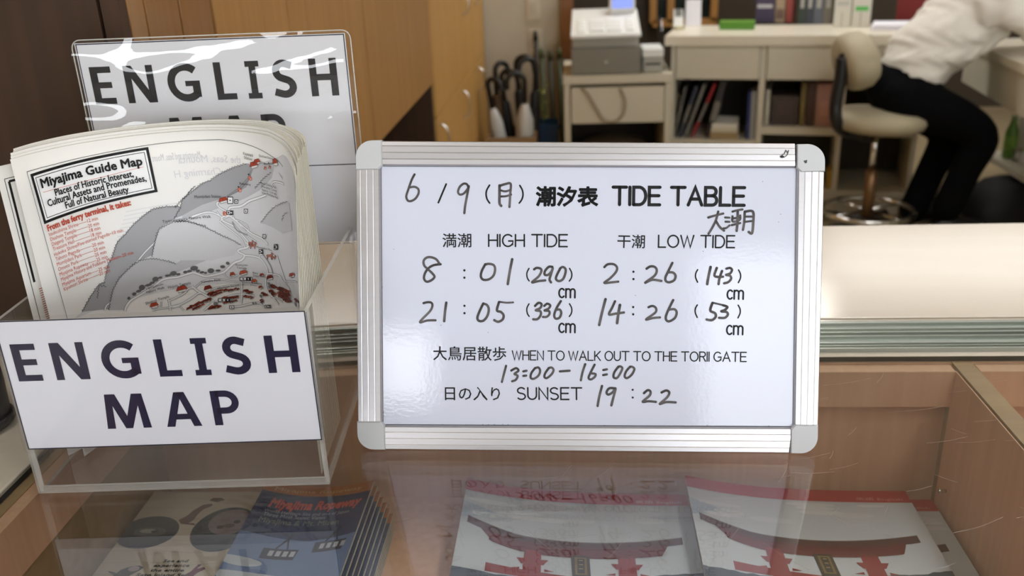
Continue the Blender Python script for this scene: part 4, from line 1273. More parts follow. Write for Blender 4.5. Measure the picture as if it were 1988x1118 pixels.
def gate_print(ink, seed):
    """photo of a vermilion gate under a cloudy sky, red band above; u 0..1, v 0..1"""
    D = lambda pts: pts
    r_ = random.Random(seed)
    ink.poly([(0, 0), (1, 0), (1, 1), (0, 1)], S(196, 200, 208), 0)
    for k in range(10):
        c_ = (r_.uniform(.1, .95), r_.uniform(.66, .86)); ink.ellipse(c_, r_.uniform(.05, .12), r_.uniform(.01, .03), r_.choice([S(214, 216, 220), S(206, 208, 214), S(184, 190, 202)]), 1, 14)
    ink.poly([(0, .78), (.10, .74), (.16, .70), (0, .62)], S(170, 182, 200), 1)
    ink.poly([(0, .885), (1, .885), (1, 1), (0, 1)], S(178, 34, 38), 2)
    ink.text('英語 English', (.76, .905), (.965, .905), .022, S(214, 150, 146), 3)
    # wooded hills
    top = [(0, .19)]
    for k in range(41):
        u = k / 40; top.append((u, .19 + (.06 * u if u > .55 else .0) + .10 * max(0, (u - .62)) + r_.uniform(-.006, .008)))
    ink.poly(top + [(1, 0), (0, 0)], S(62, 72, 84), 2)
    RD = S(142, 46, 44); DK = S(84, 52, 48); UD = S(108, 46, 44)
    # curved top beam
    bt = lambda u: .505 + .34 * (abs(u - .50)) ** 2.0 + (.06 * max(0, .25 - u) / .25) ** 1
    us = [.03 + .91 * k / 22 for k in range(23)]
    ink.poly([(u, bt(u) + .012) for u in us] + [(u, bt(u) - .045) for u in us[::-1]], DK, 3)
    us2 = [.08 + .80 * k / 22 for k in range(23)]
    ink.poly([(u, bt(u) - .035) for u in us2] + [(min(max(u, .13), .85), bt(u) - .125) for u in us2[::-1]], UD, 4)
    ink.line([(u, bt(u) - .048) for u in us], .004, S(60, 40, 38), 5)
    ink.line([(u, bt(u) + .012) for u in us], .004, S(150, 140, 140), 5)
    # lower beam, pillars, plaque
    ink.poly([(.13, .27), (.13, .20), (.88, .17), (.88, .235), (.5, .225)], RD, 4)
    for c_ in (.315, .70):
        ink.poly([(c_ - .035, .42), (c_ + .035, .42), (c_ + .04, -.0), (c_ - .04, 0)], RD, 4)
        ink.poly([(c_ - .065, .345), (c_ + .065, .345), (c_ + .045, .30), (c_ - .045, .30)], RD, 5)
        ink.poly([(c_ + .05, .27), (c_ + .09, .255), (c_ + .05, .25)], RD, 5); ink.poly([(c_ - .05, .27), (c_ - .09, .255), (c_ - .05, .25)], RD, 5)
    ink.poly([(.472, .40), (.548, .40), (.552, .225), (.478, .225)], S(60, 50, 34), 6)
    ink.poly([(.486, .385), (.536, .385), (.538, .245), (.490, .245)], S(120, 100, 56), 7); ink.poly([(.497, .375), (.527, .375), (.528, .255), (.499, .255)], S(50, 42, 30), 8)
    for k in range(3):
        ink.line([(.505, .36 - k * .034), (.521, .36 - k * .034)], .006, S(170, 146, 84), 9)


def gate_brochure(L, label, seed, group='gate photo brochures in the case'):
    t = thing('gate_brochure', label, 'brochure', L.pt(.5, .5), group)
    leaf_mesh(L, .0028, 'pages', t, M_edge)
    ik = Ink(lambda u, v, o: L.pt(u, v, o), cell=.07, base=.0003)
    gate_print(ik, seed)
    ik.obj('printed_cover', t, M_gloss)


ZF = .705
gate_brochure(Leaf(-.138, .132, .735, .938, ZF + .022, .022, 3.2), 'red gate photo brochure on the left of the case pair, under the whiteboard', 31)
gate_brochure(Leaf(.128, .392, .735, .940, ZF + .027, .022, 3.2), 'red gate photo brochure on top of the right-hand stack', 32)
gate_brochure(Leaf(.160, .424, .735, .938, ZF + .0165, .008, 3.2), 'lower red gate brochure sticking out beside the case side wall', 33)
for k in range(2):
    for x0, x1, hh, nm in ((-.138, .132, .013, 'left'), (.150, .410, .0085, 'right')):
        L = Leaf(x0 + .002 * k, x1 + .002 * k, .737, .936, ZF + .004 + k * hh * .5, .004, 3)
        t = thing('gate_brochure', 'spare gate brochure lying under the %s-hand stack in the case' % nm, 'brochure', L.pt(.5, .5), 'spare gate brochures under the %s stack' % nm)
        leaf_mesh(L, .003, 'pages', t, M_edge)

# seaside leaflet at the left
L = Leaf(0, 1, 0, 1, 0, 0, 1)
L.a = (-.525, -.388, .62, .905, ZF + .045, 0, 1, 0, 0)
for k in range(5):
    Lk = Leaf(-.525 + .001 * k, -.388, .622, .903, ZF + .0085 + k * .0085, 0, 1)
    t = thing('aquarium_leaflet', 'spare cream leaflet lying under the animal photo leaflet', 'leaflet', Lk.pt(.5, .5), 'spare leaflets under the animal photo leaflet')
    leaf_mesh(Lk, .0078, 'pages', t, M_edge)
sl = thing('aquarium_leaflet', 'cream leaflet with round animal photos lying left of the blue ropeway brochures', 'leaflet', L.pt(.5, .5))
leaf_mesh(L, .003, 'pages', sl, M_edge)
LW_, LD = .128, .298
ik = Ink(lambda u, v, o: L.pt(u, v, o), cell=.08, base=.0003)
ik.poly([(0, 0), (1, 0), (1, 1), (0, 1)], S(208, 194, 176), 0)
for k in range(14):
    v = .04 + k * .07; ik.line([(0, v), (.3, v + .008), (.7, v - .006), (1, v + .004)], .004, S(196, 180, 160), 1)
ik.poly([p for p in [(max(0, .20 + .26 * math.cos(a)), .72 + .105 * math.sin(a)) for a in [2 * math.pi * k / 28 for k in range(28)]]], S(44, 46, 50), 2)
ik.ellipse((.22, .72), .14, .032, S(86, 84, 82), 3); ik.ellipse((.20, .725), .07, .014, S(150, 146, 140), 4); ik.ellipse((.26, .722), .03, .008, S(40, 40, 42), 5)
ik.poly([(min(1, .84 + .27 * math.cos(a)), .745 + .145 * math.sin(a)) for a in [2 * math.pi * k / 28 for k in range(28)]], S(64, 70, 74), 2)
ik.poly([(min(1, .86 + .18 * math.cos(a)), .79 + .085 * math.sin(a)) for a in [2 * math.pi * k / 24 for k in range(24)]], S(140, 126, 128), 3)
ik.ellipse((.80, .755), .03, .012, S(40, 34, 36), 4); ik.ellipse((.92, .79), .03, .012, S(40, 34, 36), 4); ik.ellipse((.87, .765), .05, .014, S(96, 76, 80), 4)
SEAL = [(.40, .80), (.44, .775), (.50, .775), (.53, .80), (.535, .84), (.56, .875), (.62, .90), (.60, .915), (.53, .905), (.48, .87), (.45, .83)]
ik.poly(SEAL, S(110, 70, 60), 3); ik.poly([(.44, .775), (.58, .765), (.55, .78)], S(110, 70, 60), 3)
ik.poly([(.56, .935), (.64, .925), (.70, .94), (.66, .955), (.58, .955)], S(104, 78, 60), 3)
# swimming sea lion
ik.poly([(.60, .40), (.66, .385), (.74, .405), (.80, .44), (.83, .475), (.88, .50), (.86, .51), (.81, .50), (.83, .525), (.80, .525), (.775, .485), (.74, .465), (.70, .43), (.63, .425)], S(112, 44, 66), 3)
ik.poly([(.70, .41), (.76, .375), (.81, .38), (.75, .41)], S(90, 34, 52), 4); ik.ellipse((.64, .408), .035, .013, S(150, 110, 120), 4)
# diving bird
ik.poly([(.16, .44), (.22, .425), (.30, .455), (.36, .49), (.37, .505), (.33, .515), (.26, .51), (.20, .49)], S(70, 74, 72), 3); ik.ellipse((.30, .495), .045, .015, S(180, 160, 160), 4)
ik.poly([(.24, .45), (.16, .475), (.10, .48), (.18, .455)], S(60, 62, 60), 4); ik.poly([(.22, .43), (.20, .40), (.26, .425)], S(60, 62, 60), 4)
for k, sn in enumerate(('See and', 'experience', 'the entire', 'Seto Inland Sea!')):
    wd = (.20, .29, .27, .43)[k]
    ik.text(sn, (.60 - wd / 2 - k * .01, .535 - k * .027), (.60 + wd / 2 - k * .01, .537 - k * .027), .0155, S(84, 80, 66), 4, .0012, skew=.2)
ik.ellipse((.19, .36), .13, .035, S(120, 110, 96), 3); ik.ellipse((.19, .36), .12, .031, S(208, 194, 176), 4)
ik.text('みやじまの', (.36, .345), (.72, .345), .02, S(60, 50, 44), 4, .001)
ik.obj('printed_cover', sl, M_gloss)

# ropeway brochures: stack of six, bowed
for k in range(11):
    top_ = (k == 10)
    L = Leaf(0, 1, 0, 1, 0, 0, 1)
    sh = min(6, 10 - k)
    L.a = (-.383 + sh * .0045, -.250 + sh * .0042, .62, .915 - sh * .004, ZF + .0045 + k * .0042, 0, 1, 0, .010 * k / 10)
    lab = 'blue ropeway brochure with two cable cars, topmost of its stack in the case' if top_ else 'blue brochure under the ropeway cover, only its edge showing'
    t = thing('ropeway_brochure', lab, 'brochure', L.pt(.5, .5), None if top_ else 'lower brochures of the ropeway stack')
    leaf_mesh(L, .0034, 'pages', t, M_edge)
    ik = Ink(lambda u, v, o, L=L: L.pt(u, v, o), cell=.08, base=.0003)
    ik.poly([(0, 0), (1, 0), (1, .965), (0, .965)], S(54, 68, 104), 0); ik.poly([(0, .93), (1, .93), (1, 1), (0, 1)], S(178, 108, 52), 1)
    if top_:
        ik.text('Miyajima Ropeway', (.10, .945), (.90, .955), .022, S(214, 176, 120), 2, skew=.2)
        ik.poly([(0, 0), (1, 0), (1, .66), (.6, .64), (0, .67)], S(104, 124, 164), 1)
        for c_, a, b in (((.1, .50), .2, .025), ((.25, .42), .3, .03), ((.6, .36), .4, .03), ((.15, .30), .4, .03), ((.75, .26), .3, .02)):
            ik.poly([(min(1, max(0, c_[0] + a * math.cos(q_))), c_[1] + b * math.sin(q_)) for q_ in [2 * math.pi * j / 20 for j in range(20)]], S(186, 190, 200), 2)
        ik.text('Miyajima Ropeway', (.12, .835), (.93, .845), .055, S(206, 92, 84), 3, .004, skew=.25)
        ik.text('World Heritage Site and one of Japan', (.10, .80), (.86, .80), .02, S(170, 176, 190), 3); ik.text('Three Most Scenic Views', (.11, .775), (.66, .775), .022, S(170, 176, 190), 3)
        ik.text('Miyajima & Mt. Misen', (.10, .735), (.80, .735), .03, S(120, 130, 124), 3, .001)
        for cx_, cy_, s_ in ((.40, .56, 1), (.80, .60, .9)):
            ik.poly([(cx_ - .15 * s_, cy_ + .03), (cx_ + .15 * s_, cy_ + .03), (cx_ + .13 * s_, cy_ - .03), (cx_ - .15 * s_, cy_ - .03)], S(44, 48, 66), 4)
            for j in range(4):
                ik.poly([(cx_ - .09 * s_ + j * .06, cy_ + .018), (cx_ - .05 * s_ + j * .06, cy_ + .018), (cx_ - .055 * s_ + j * .06, cy_ - .012), (cx_ - .095 * s_ + j * .06, cy_ - .012)], S(176, 176, 184), 5)
            ik.line([(cx_ - .05, cy_ + .03), (cx_ + .02, cy_ + .09), (cx_ + .05, cy_ + .03)], .014, S(44, 46, 60), 4); ik.line([(cx_ + .02, cy_ + .085), (cx_ + .04, cy_ + .12)], .02, S(44, 46, 60), 4)
        ik.line([(0, .665), (1, .715)], .006, S(70, 76, 92), 3)
        ik.text("Let's go for an", (.40, .335), (.86, .365), .034, S(206, 110, 96), 3, .002, skew=.3); ik.text('exciting ride!', (.45, .275), (.98, .32), .036, S(206, 110, 96), 3, .002, skew=.3)
    ik.obj('printed_cover', t, M_gloss)

# ================================================================== CABINETS ALONG THE LEFT
XC = -.50
nc = thing('wall_cabinet', 'brown veneer wall cabinet with sliding panels along the left, nearest the counter', 'cabinet', (XC - .25, 2.1, .885))
MB().box((XC - .55, 1.02, .895), (XC - .022, 3.20, 2.5)).obj('carcass', M_cabdark, nc)
MB().box((XC - 1.0, 1.0, .90), (XC - .024, 1.019, 2.5)).obj('end_panel', M_cabdark, nc)
MB().box((XC - .020, 1.0, .90), (XC, 1.019, 2.5)).obj('end_panel', M_cabdark, nc)
for y0, y1, m_ in ((1.022, 1.062, M_cabgloss), (1.066, 1.157, M_cabgloss), (1.163, 1.262, M_cabgloss), (1.272, 1.603, M_cabwood), (1.609, 2.186, M_cabwood), (2.196, 2.808, M_cabwood), (2.812, 3.20, M_cabwood)):
    MB().box((XC - .020, y0, .885), (XC, y1, 2.5), bev=.0015).obj('sliding_panel', m_, nc)
rec = thing('base_recess', 'dark brown recessed base under the brown wall cabinet on the left', 'cabinet', (XC - .6, 2.3, 0))
MB().box((XC - .62, 1.5, 0), (XC - .55, 3.2, .88)).obj('back_panel', M_cabdark, rec)
MB().box((XC - .6, 3.185, 0), (XC - .01, 3.215, .88)).obj('side_panel', M_cabdark, rec)
lcab = thing('tall_cabinet', 'light veneer tall cabinet with arched handles beside the white wall', 'cabinet', (XC - .25, 4.2, 0))
MB().box((XC - .55, 3.222, 0), (XC - .022, 5.12, 2.5)).obj('carcass', M_cablight, lcab)
for y0, y1, hu, hl in ((3.222, 3.586, None, 3.28), (3.592, 4.046, None, 4.0), (4.054, 4.524, 4.16, None), (4.532, 5.12, 4.66, 4.72)):
    for z0, z1, h in ((.757, 2.5, hu), (.06, .750, hl)):
        dr = MB().box((XC - .02, y0, z0), (XC, y1, z1), bev=.002).obj('door', M_cablight, lcab)
        if h:
            zc = 1.09 if z0 > .5 else .66
            m = MB().tube(smooth_line([(XC, h, zc - .06), (XC + .022, h, zc - .045), (XC + .03, h, zc), (XC + .022, h, zc + .045), (XC, h, zc + .06)], 5), .005, 8)
            m.obj('door_handle', M_chrome, dr)

for px, py, nm in ((1035, 15, 'upper'), (1040, 80, 'lower')):
    p = P(px, py, y=5.14)
    sw = thing('outlet_plate', '%s cream outlet plate on the white wall above the umbrellas' % nm, 'outlet', (p.x, 5.14, p.z))
    MB().box((p.x - .036, 5.132, p.z - .062), (p.x + .036, 5.1402, p.z + .062), bev=.003).obj('plate', mat('plate_plastic', S(212, 204, 184), .4), sw)
    MB().box((p.x - .018, 5.128, p.z - .03), (p.x + .018, 5.133, p.z + .03), bev=.002).obj('socket', mat('plate_plastic_inner', S(196, 188, 168), .4), sw)

# ================================================================== UMBRELLAS
def umbrella(base, top, canopy, lab, hookdir=(1, 0), r_=.032, hook=.045):
    base, top = Vector(base), Vector(top)
    t = thing('umbrella', lab, 'umbrella', base, 'umbrellas in the stand by the cabinet')
    a = top - base
    MB().tube([base, base + a * .05, base + a * 1.0], [.004, .005, .005], 8).obj('shaft', M_chrome, t)
    pr_ = [(.06, .010), (.12, .016), (.3, r_ * .75), (.5, r_), (.74, r_ * .95), (.84, .026), (.88, .012)]
    m = MB(); m.tube([base + a * k for k, _ in pr_], [q for _, q in pr_], 14)
    # pleats: pinch every other vertex
    for i, v in enumerate(m.v):
        if i % 2:
            ax_ = base + a * max(0, min(1, (v - base).dot(a) / a.length_squared)); m.v[i] = ax_ + (v - ax_) * .72
    m.obj('canopy', canopy, t)
    h = Vector((hookdir[0], hookdir[1], 0)).normalized(); d = a.normalized()
    c_ = top + d * .03 + h * hook
    pts = [top - d * .09, top + d * .03] + [c_ - h * hook * math.cos(q) + d * hook * math.sin(q) for q in [math.pi * k / 10 for k in range(1, 11)]] + [c_ + h * hook - d * .035]
    MB().tube(pts, .0135, 10).obj('handle', M_blackpl, t)


M_uw = mat('white_umbrella_cloth', S(206, 206, 204), .6); M_ub = mat('black_umbrella_cloth', S(26, 26, 30), .6); M_un = mat('brown_umbrella_cloth', S(92, 68, 44), .6)
yU = 4.62
umbrella((-.34, yU - .02, .02), P(950, 182, y=yU), M_uw, 'white umbrella with black crook handle leaning left, nearest the cabinet', (.6, -.5), .042, .05)
umbrella((-.27, yU - .06, .02), P(1018, 170, y=yU - .05), M_uw, 'white umbrella with black crook handle standing nearly upright', (-1, -.2), .048, .045)
umbrella((-.31, yU + .09, .02), P(975, 165, y=yU + .08), M_ub, 'black umbrella between the two white umbrellas', (.9, -.3), .03, .045)
umbrella((-.245, yU + .11, .02), P(1003, 140, y=yU + .10), M_ub, 'black umbrella with tall black crook behind the upright white one', (1, -.3), .03, .05)
umbrella((-.235, yU + .03, .02), P(1040, 142, y=yU + .06), M_ub, 'black umbrella furthest right in the stand beside the blue bin', (-.9, -.3), .03, .045)
umbrella((-.39, yU + .09, .02), P(962, 150, y=yU + .05), M_un, 'brown umbrella at the back of the stand against the cabinet', (.5, .4), .028, .04)
stand = thing('umbrella_stand', 'brown umbrella stand on the floor between cabinet and blue bin', 'umbrella stand', (-.28, yU, 0))
m = MB()
for (a, b) in (((-.45, yU - .14), (-.435, yU + .17)), ((-.215, yU - .14), (-.20, yU + .17))):
    m.box((a[0], a[1], 0), (b[0], b[1], .40))
m.box((-.435, yU - .14, 0), (-.215, yU - .13, .40)).box((-.435, yU + .16, 0), (-.215, yU + .17, .40)).box((-.435, yU - .13, 0), (-.215, yU + .16, .012))
m.obj('tub', mat('tan_stand', S(150, 122, 88), .5), stand)

YN = 4.915
bc = P(1058, 255, y=YN)
bn = thing('plastic_bin', 'blue plastic bin beside the umbrella stand', 'bin', (bc.x, YN, 0))
m = MB(); zt = P(1058, 236, y=YN).z; hw_ = .075
for s_ in (1,):
    o_ = [(-hw_ * .85, -.07), (hw_ * .85, -.07), (hw_ * .85, .07), (-hw_ * .85, .07)]; t_ = [(-hw_, -.085), (hw_, -.085), (hw_, .085), (-hw_, .085)]
    vs_ = [(bc.x + x, YN + y, 0) for x, y in o_] + [(bc.x + x, YN + y, zt) for x, y in t_] + [(bc.x + x * .93, YN + y * .93, zt) for x, y in t_] + [(bc.x + x * .9, YN + y * .9, .02) for x, y in o_]
    m.add(vs_, [[3, 2, 1, 0]] + [[i, (i + 1) % 4, (i + 1) % 4 + 4, i + 4] for i in range(4)] + [[i + 4, (i + 1) % 4 + 4, (i + 1) % 4 + 8, i + 8] for i in range(4)] + [[i + 8, (i + 1) % 4 + 8, (i + 1) % 4 + 12, i + 12] for i in range(4)] + [[12, 13, 14, 15]])
m.obj('tub', mat('blue_plastic', S(34, 78, 132), .35), bn)
m = MB().box((bc.x - hw_ - .008, YN - .094, zt - .02), (bc.x + hw_ + .008, YN - .0855, zt)); m.obj('rim', mat('blue_plastic', S(34, 78, 132), .35), bn)
sp = thing('plant_sprig', 'small yellow-green leafy sprig standing in the blue bin', 'plant', (bc.x - .01, YN, .02))
m = MB().tube([(bc.x - .01, YN, .02), (bc.x, YN, .3), (bc.x - .02, YN, .58)], .003, 6); m.obj('stem', mat('stem_green', S(112, 124, 62), .6), sp)
m = MB(); rs = random.Random(8)
for k in range(14):
    z = .34 + k * .018; a = k * 2.4; d = Vector((math.cos(a), math.sin(a), .5)).normalized(); p = Vector((bc.x - .01, YN, z)); s_ = d.cross(Vector((0, 0, 1))).normalized()
    m.add([p, p + d * .03 + s_ * .009, p + d * .055, p + d * .03 - s_ * .009, p + d * .03 + Vector((0, 0, .004))], [[0, 1, 4], [1, 2, 4], [2, 3, 4], [3, 0, 4]])
m.obj('leaves', mat('leaf_green', S(150, 156, 66), .6), sp)
for k, (px, py, col, lab) in enumerate(((1040, 78, S(40, 42, 34), 'tall dark rod leaning on the wall left of the green tipped poles'), (1052, 112, S(92, 104, 66), 'green tipped pole behind the blue bin'), (1068, 116, S(60, 62, 48), 'dark grey pole behind the blue bin, middle of the poles'), (1086, 112, S(80, 92, 56), 'green tipped pole beside the brown post'), (1096, 130, S(52, 44, 34), 'dark brown pole nearest the cash register cabinet'))):
    p = P(px, py, y=5.1)
    pt_ = thing('pole', lab, 'pole', (p.x, 5.05, 0), 'poles leaning behind the blue bin')
    MB().tube([(p.x + .02, 5.04, 0), (p.x, 5.1, p.z)], .011, 10).obj('rod', mat('pole_%d' % k, tuple(c_ * .6 for c_ in col), .5), pt_)
    MB().tube([(p.x, 5.1, p.z), (p.x - .001, 5.103, p.z + .05)], [.014, .011], 10).obj('grip', mat('pole_tip_%d' % k, col, .5), pt_)

# ================================================================== CASH REGISTER CABINET
rc = thing('register_cabinet', 'cream low cabinet with one drawer under the cash register', 'cabinet', (.2, 4.7, 0))
YF = 4.45
MB().box((-.055, YF, 0), (-.025, 5.0, .66), bev=.002).obj('side_panel', M_cream, rc)
MB().box((.438, YF, 0), (.465, 5.0, .66), bev=.002).obj('side_panel', M_cream, rc)
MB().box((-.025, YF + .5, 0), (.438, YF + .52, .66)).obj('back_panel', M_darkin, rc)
MB().box((-.06, YF - .01, .662), (.468, 5.0, .705), bev=.003).obj('top_board', M_cream, rc)
dw = MB().box((-.02, YF - .012, .470), (.433, YF + .4, .645), bev=.003).obj('drawer', M_cream, rc)
MB().box((-.025, YF, .14), (.438, YF + .5, .165)).obj('shelf', M_cream, rc)
MB().box((-.025, YF + .05, 0), (.438, YF + .08, .14)).obj('plinth', M_cream, rc)
bx_ = thing('folded_cloth', 'dark brown bundle on the open shelf under the register drawer', 'cloth', (.2, YF + .22, .165))
m = MB().lathe((.2, YF + .22, .165), [(.15, 0), (.19, .03), (.195, .10), (.16, .17), (.07, .2), (.01, .205)], 20); m.obj('bundle', mat('dark_cloth', S(74, 62, 48), .9), bx_)
for v in bpy.data.objects['bundle'].data.vertices:
    v.co.y *= .8
reg = thing('cash_register', 'white cash register with blue display and grey cash drawer', 'cash register', (.15, 4.62, .705))
MB().box((-.018, YF, .708), (.318, YF + .36, .832), bev=.004).obj('cash_drawer', mat('register_drawer_grey', S(128, 124, 112), .4), reg)
MB().tube([(.15, YF, .765), (.15, YF - .006, .765)], .011, 16).obj('drawer_lock', M_chrome, reg)
MB().box((-.012, YF + .04, .832), (.308, YF + .36, .890), bev=.004).obj('body', mat('register_grey', S(186, 184, 172), .5), reg)
M_rw = mat('register_white', S(236, 238, 236), .35)
m = MB(); A = [(-.018, YF - .02, .882), (.316, YF - .02, .882), (.316, YF + .36, .882), (-.018, YF + .36, .882)]; Bq = [(-.018, YF - .02, .895), (.316, YF - .02, .895), (.308, YF + .20, .985), (-.010, YF + .20, .985), (.308, YF + .36, .985), (-.010, YF + .36, .985)]
m.add(A + Bq, [[3, 2, 1, 0], [0, 1, 5, 4], [4, 5, 6, 7], [7, 6, 8, 9], [1, 2, 8, 6, 5], [3, 0, 4, 7, 9], [2, 3, 9, 8]]); m.obj('keyboard_housing', M_rw, reg)
sl_ = (Vector((0, YF + .20, .985)) - Vector((0, YF - .02, .895))); sn_ = sl_.normalized(); nn_ = Vector((0, -sn_.z, sn_.y))
M_key = mat('register_key', S(250, 252, 250), .4)
for x0, nx in ((.018, 2), (.078, 4), (.158, 4), (.252, 2)):
    m = MB()
    for i in range(nx):
        for j in range(4):
            c_ = Vector((x0 + i * .017, YF - .02, .895)) + sn_ * (.03 + j * .03); m.obox(c_, Vector((.014, 0, 0)), sn_ * .024, nn_ * .008)
    m.obj('key_block', M_key, reg)
m = MB().box((.172, YF + .17, .975), (.298, YF + .22, 1.07), bev=.006); ds = m.obj('display', M_rw, reg)
MB().box((.186, YF + .166, 1.0), (.285, YF + .1705, 1.055)).obj('screen', mat('lit_blue_screen', S(120, 140, 220), .3, emit=S(130, 150, 235), estr=.9), ds)
pn = thing('receipt_printer', 'small white receipt printer right of the cash register', 'printer', (.375, YF + .09, .705))
MB().box((.33, YF + .02, .708), (.425, YF + .2, .775), bev=.004).obj('body', mat('printer_grey', S(176, 176, 166), .5), pn)
MB().box((.326, YF + .01, .778), (.428, YF + .2, .822), bev=.008).obj('cover', M_rw, pn)
MB().box((.34, YF + .018, .742), (.415, YF + .0205, .752)).obj('slot', M_blackpl, pn)
asx = thing('acrylic_screen', 'clear acrylic plate standing between the register and the cream desk', 'screen', (.44, YF + .3, .705))
m = MB(); m.add([(.436, YF + .05, .706), (.436, YF + .5, .706), (.436, YF + .5, .93), (.436, YF + .3, .93), (.440, YF + .05, .706), (.440, YF + .5, .706), (.440, YF + .5, .93), (.440, YF + .3, .93)], [[0, 1, 2, 3], [7, 6, 5, 4], [0, 4, 5, 1], [1, 5, 6, 2], [2, 6, 7, 3], [3, 7, 4, 0]])
m.obj('plate', M_acryl, asx)


def cable(name, pts, r_, m_, lab):
    pts = [Vector(p) for p in pts]
    t = thing(name, lab, 'cable', pts[0]); MB().tube(smooth_line(pts, 6), r_, 8).obj('cord', m_, t); return t


cable('hanging_cable', [P(1128, 170, y=YF - .02), P(1140, 180, y=YF - .03), P(1155, 205, y=YF - .03), P(1172, 231, y=YF - .03), P(1192, 236, y=YF - .03), P(1210, 222, y=YF - .03), P(1214, 195, y=YF - .03), P(1203, 171, y=YF - .02)], .006, mat('grey_cable', S(160, 148, 126), .5), 'grey cable looping in front of the register cabinet drawer')

# ================================================================== CREAM DESK WITH OPEN SHELVES
DYAW = math.radians(-13)
D0 = Vector((.475, 4.57, 0)); DE = Vector((math.cos(DYAW), math.sin(DYAW), 0)); DN = Vector((-DE.y, DE.x, 0))
DPl = Plane(D0, DE, (0, 0, 1))


def dbox(m, u0, u1, w0, w1, z0, z1):
    return m.obox(D0 + DE * u0 + DN * w0 + Vector((0, 0, z0)), DE * (u1 - u0), DN * (w1 - w0), Vector((0, 0, z1 - z0)))


def du(px, py):
    return DPl.uv(px, py)


DZ = .866
dk = thing('office_desk', 'cream office desk with two drawers and open shelves along the back', 'desk', D0 + DE * .7 + DN * .2)
uD = du(1478, 180)[0]; uR = du(1800, 120)[0]; uM = du(1632, 230)[0]
zA = du(1400, 86)[1]; zd0 = du(1390, 153)[1]; zs1 = du(1550, 248)[1]; zs0 = du(1550, 262)[1]
dbox(MB(), -.03, uR, -.03, .46, DZ - .045, DZ).obj('desk_top', M_creamtop, dk)
dbox(MB(), 0, uR, 0, .02, zA, DZ - .046).obj('apron', M_cream, dk)
dbox(MB(), 0, .022, 0, .44, 0, zA).obj('side_panel', M_cream, dk)
dbox(MB(), uD - .014, uD + .014, 0, .44, 0, zA).obj('divider', M_cream, dk)
dbox(MB(), uM - .012, uM + .012, 0, .44, 0, zd0).obj('divider', M_cream, dk)
dbox(MB(), uR - .022, uR, 0, .44, 0, zA).obj('side_panel', M_cream, dk)
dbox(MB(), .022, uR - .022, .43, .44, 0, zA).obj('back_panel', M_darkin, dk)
for u0, u1 in ((.027, uD - .017), (uD + .019, du(1650, 120)[0]), (du(1655, 120)[0], uR - .025)):
    dbox(MB(), u0, u1, -.012, .35, zd0, zA - .006).obj('drawer', M_cream, dk)
dbox(MB(), uD + .014, uR - .022, .0, .43, zs0, zs1).obj('shelf', M_cream, dk)
zl = du(1400, 272)[1]
dbox(MB(), .022, uD - .014, 0, .43, zl - .022, zl).obj('shelf', M_cream, dk)
dbox(MB(), .022, uR - .022, 0, .43, .095, .12).obj('shelf', M_cream, dk)
dbox(MB(), .022, uR - .022, .03, .05, 0, .095).obj('plinth', M_cream, dk)


def dthing(name, lab, cat, u, z, w_=.2, group=None):
    return thing(name, lab, cat, D0 + DE * u + DN * w_ + Vector((0, 0, z)), group)


def leaning(px0, py0, px1, py1, th, col, lab, w0=.03, depth=.30, name='folder'):
    a = du(px0, py0); b = du(px1, py1)
    t = dthing(name, lab, 'folder', a[0], zl, .1, 'folders leaning in the left desk bay'); m = MB(); ln = Vector((b[0] - a[0], b[1] - zl - .002)); pe = Vector((ln.y, -ln.x)).normalized() * th
    base = D0 + DE * a[0] + DN * w0 + Vector((0, 0, zl + .002 + max(0, -pe.y)))
    m.obox(base, DE * ln.x + Vector((0, 0, ln.y)), DN * depth, DE * pe.x + Vector((0, 0, pe.y)))
    m.obj('cover', mat('folder_' + name + '%d' % px0, col, .5), t)
    m = MB(); m.obox(base + (DE * ln.x + Vector((0, 0, ln.y))) * .3 - DN * .001, (DE * ln.x + Vector((0, 0, ln.y))) * .35, DN * .0012, (DE * pe.x + Vector((0, 0, pe.y)))); m.obj('spine_label', mat('spine_grey', S(120, 116, 108), .6), t)


leaning(1305, 268, 1327, 172, .012, S(96, 96, 92), 'grey folder leaning leftmost in the left desk bay')
leaning(1314, 268, 1348, 172, .016, S(58, 62, 76), 'slate folder leaning second in the left desk bay')
leaning(1326, 268, 1364, 168, .014, S(120, 118, 112), 'pale grey folder leaning third in the left desk bay')
leaning(1340, 268, 1385, 166, .012, S(150, 28, 36), 'red folder leaning in the left desk bay')
leaning(1368, 268, 1398, 162, .03, S(48, 44, 46), 'dark thick folder leaning right of the red folder')
a = du(1440, 272); t = dthing('binder', 'blue binder standing upright at the right of the left desk bay', 'binder', a[0], zl)
u = du(1450, 230)[0]; dbox(MB(), u, u + .014, .03, .33, zl + .001, du(1455, 182)[1]).obj('cover', mat('blue_binder', S(38, 52, 112), .5), t)
t = dthing('binder', 'grey binder upright against the desk divider', 'binder', a[0], zl)
dbox(MB(), u + .016, uD - .017, .03, .33, zl + .001, du(1455, 180)[1]).obj('cover', mat('grey_binder', S(150, 150, 146), .5), t)
for k in range(3):
    u0 = du(1378, 255)[0]; u1 = du(1432, 255)[0]; hh = (.034, .02, .022)[k]; z = zl + .001 + (0, .035, .056)[k]
    t = dthing('paper_pad', ('tan box at the bottom of the paper pile in the left desk bay', 'cream pad in the middle of the paper pile in the left bay', 'white pad topmost on the paper pile in the left desk bay')[k], 'paper pad', (u0 + u1) / 2, z, .12, 'paper pile in the left desk bay')
    dbox(MB(), u0 + .004 * k, u1 - .003 * k, .02, .22, z, z + hh).obj('pad', mat('pad_%d' % k, (S(160, 138, 100), S(206, 198, 176), S(222, 218, 206))[k], .7), t)
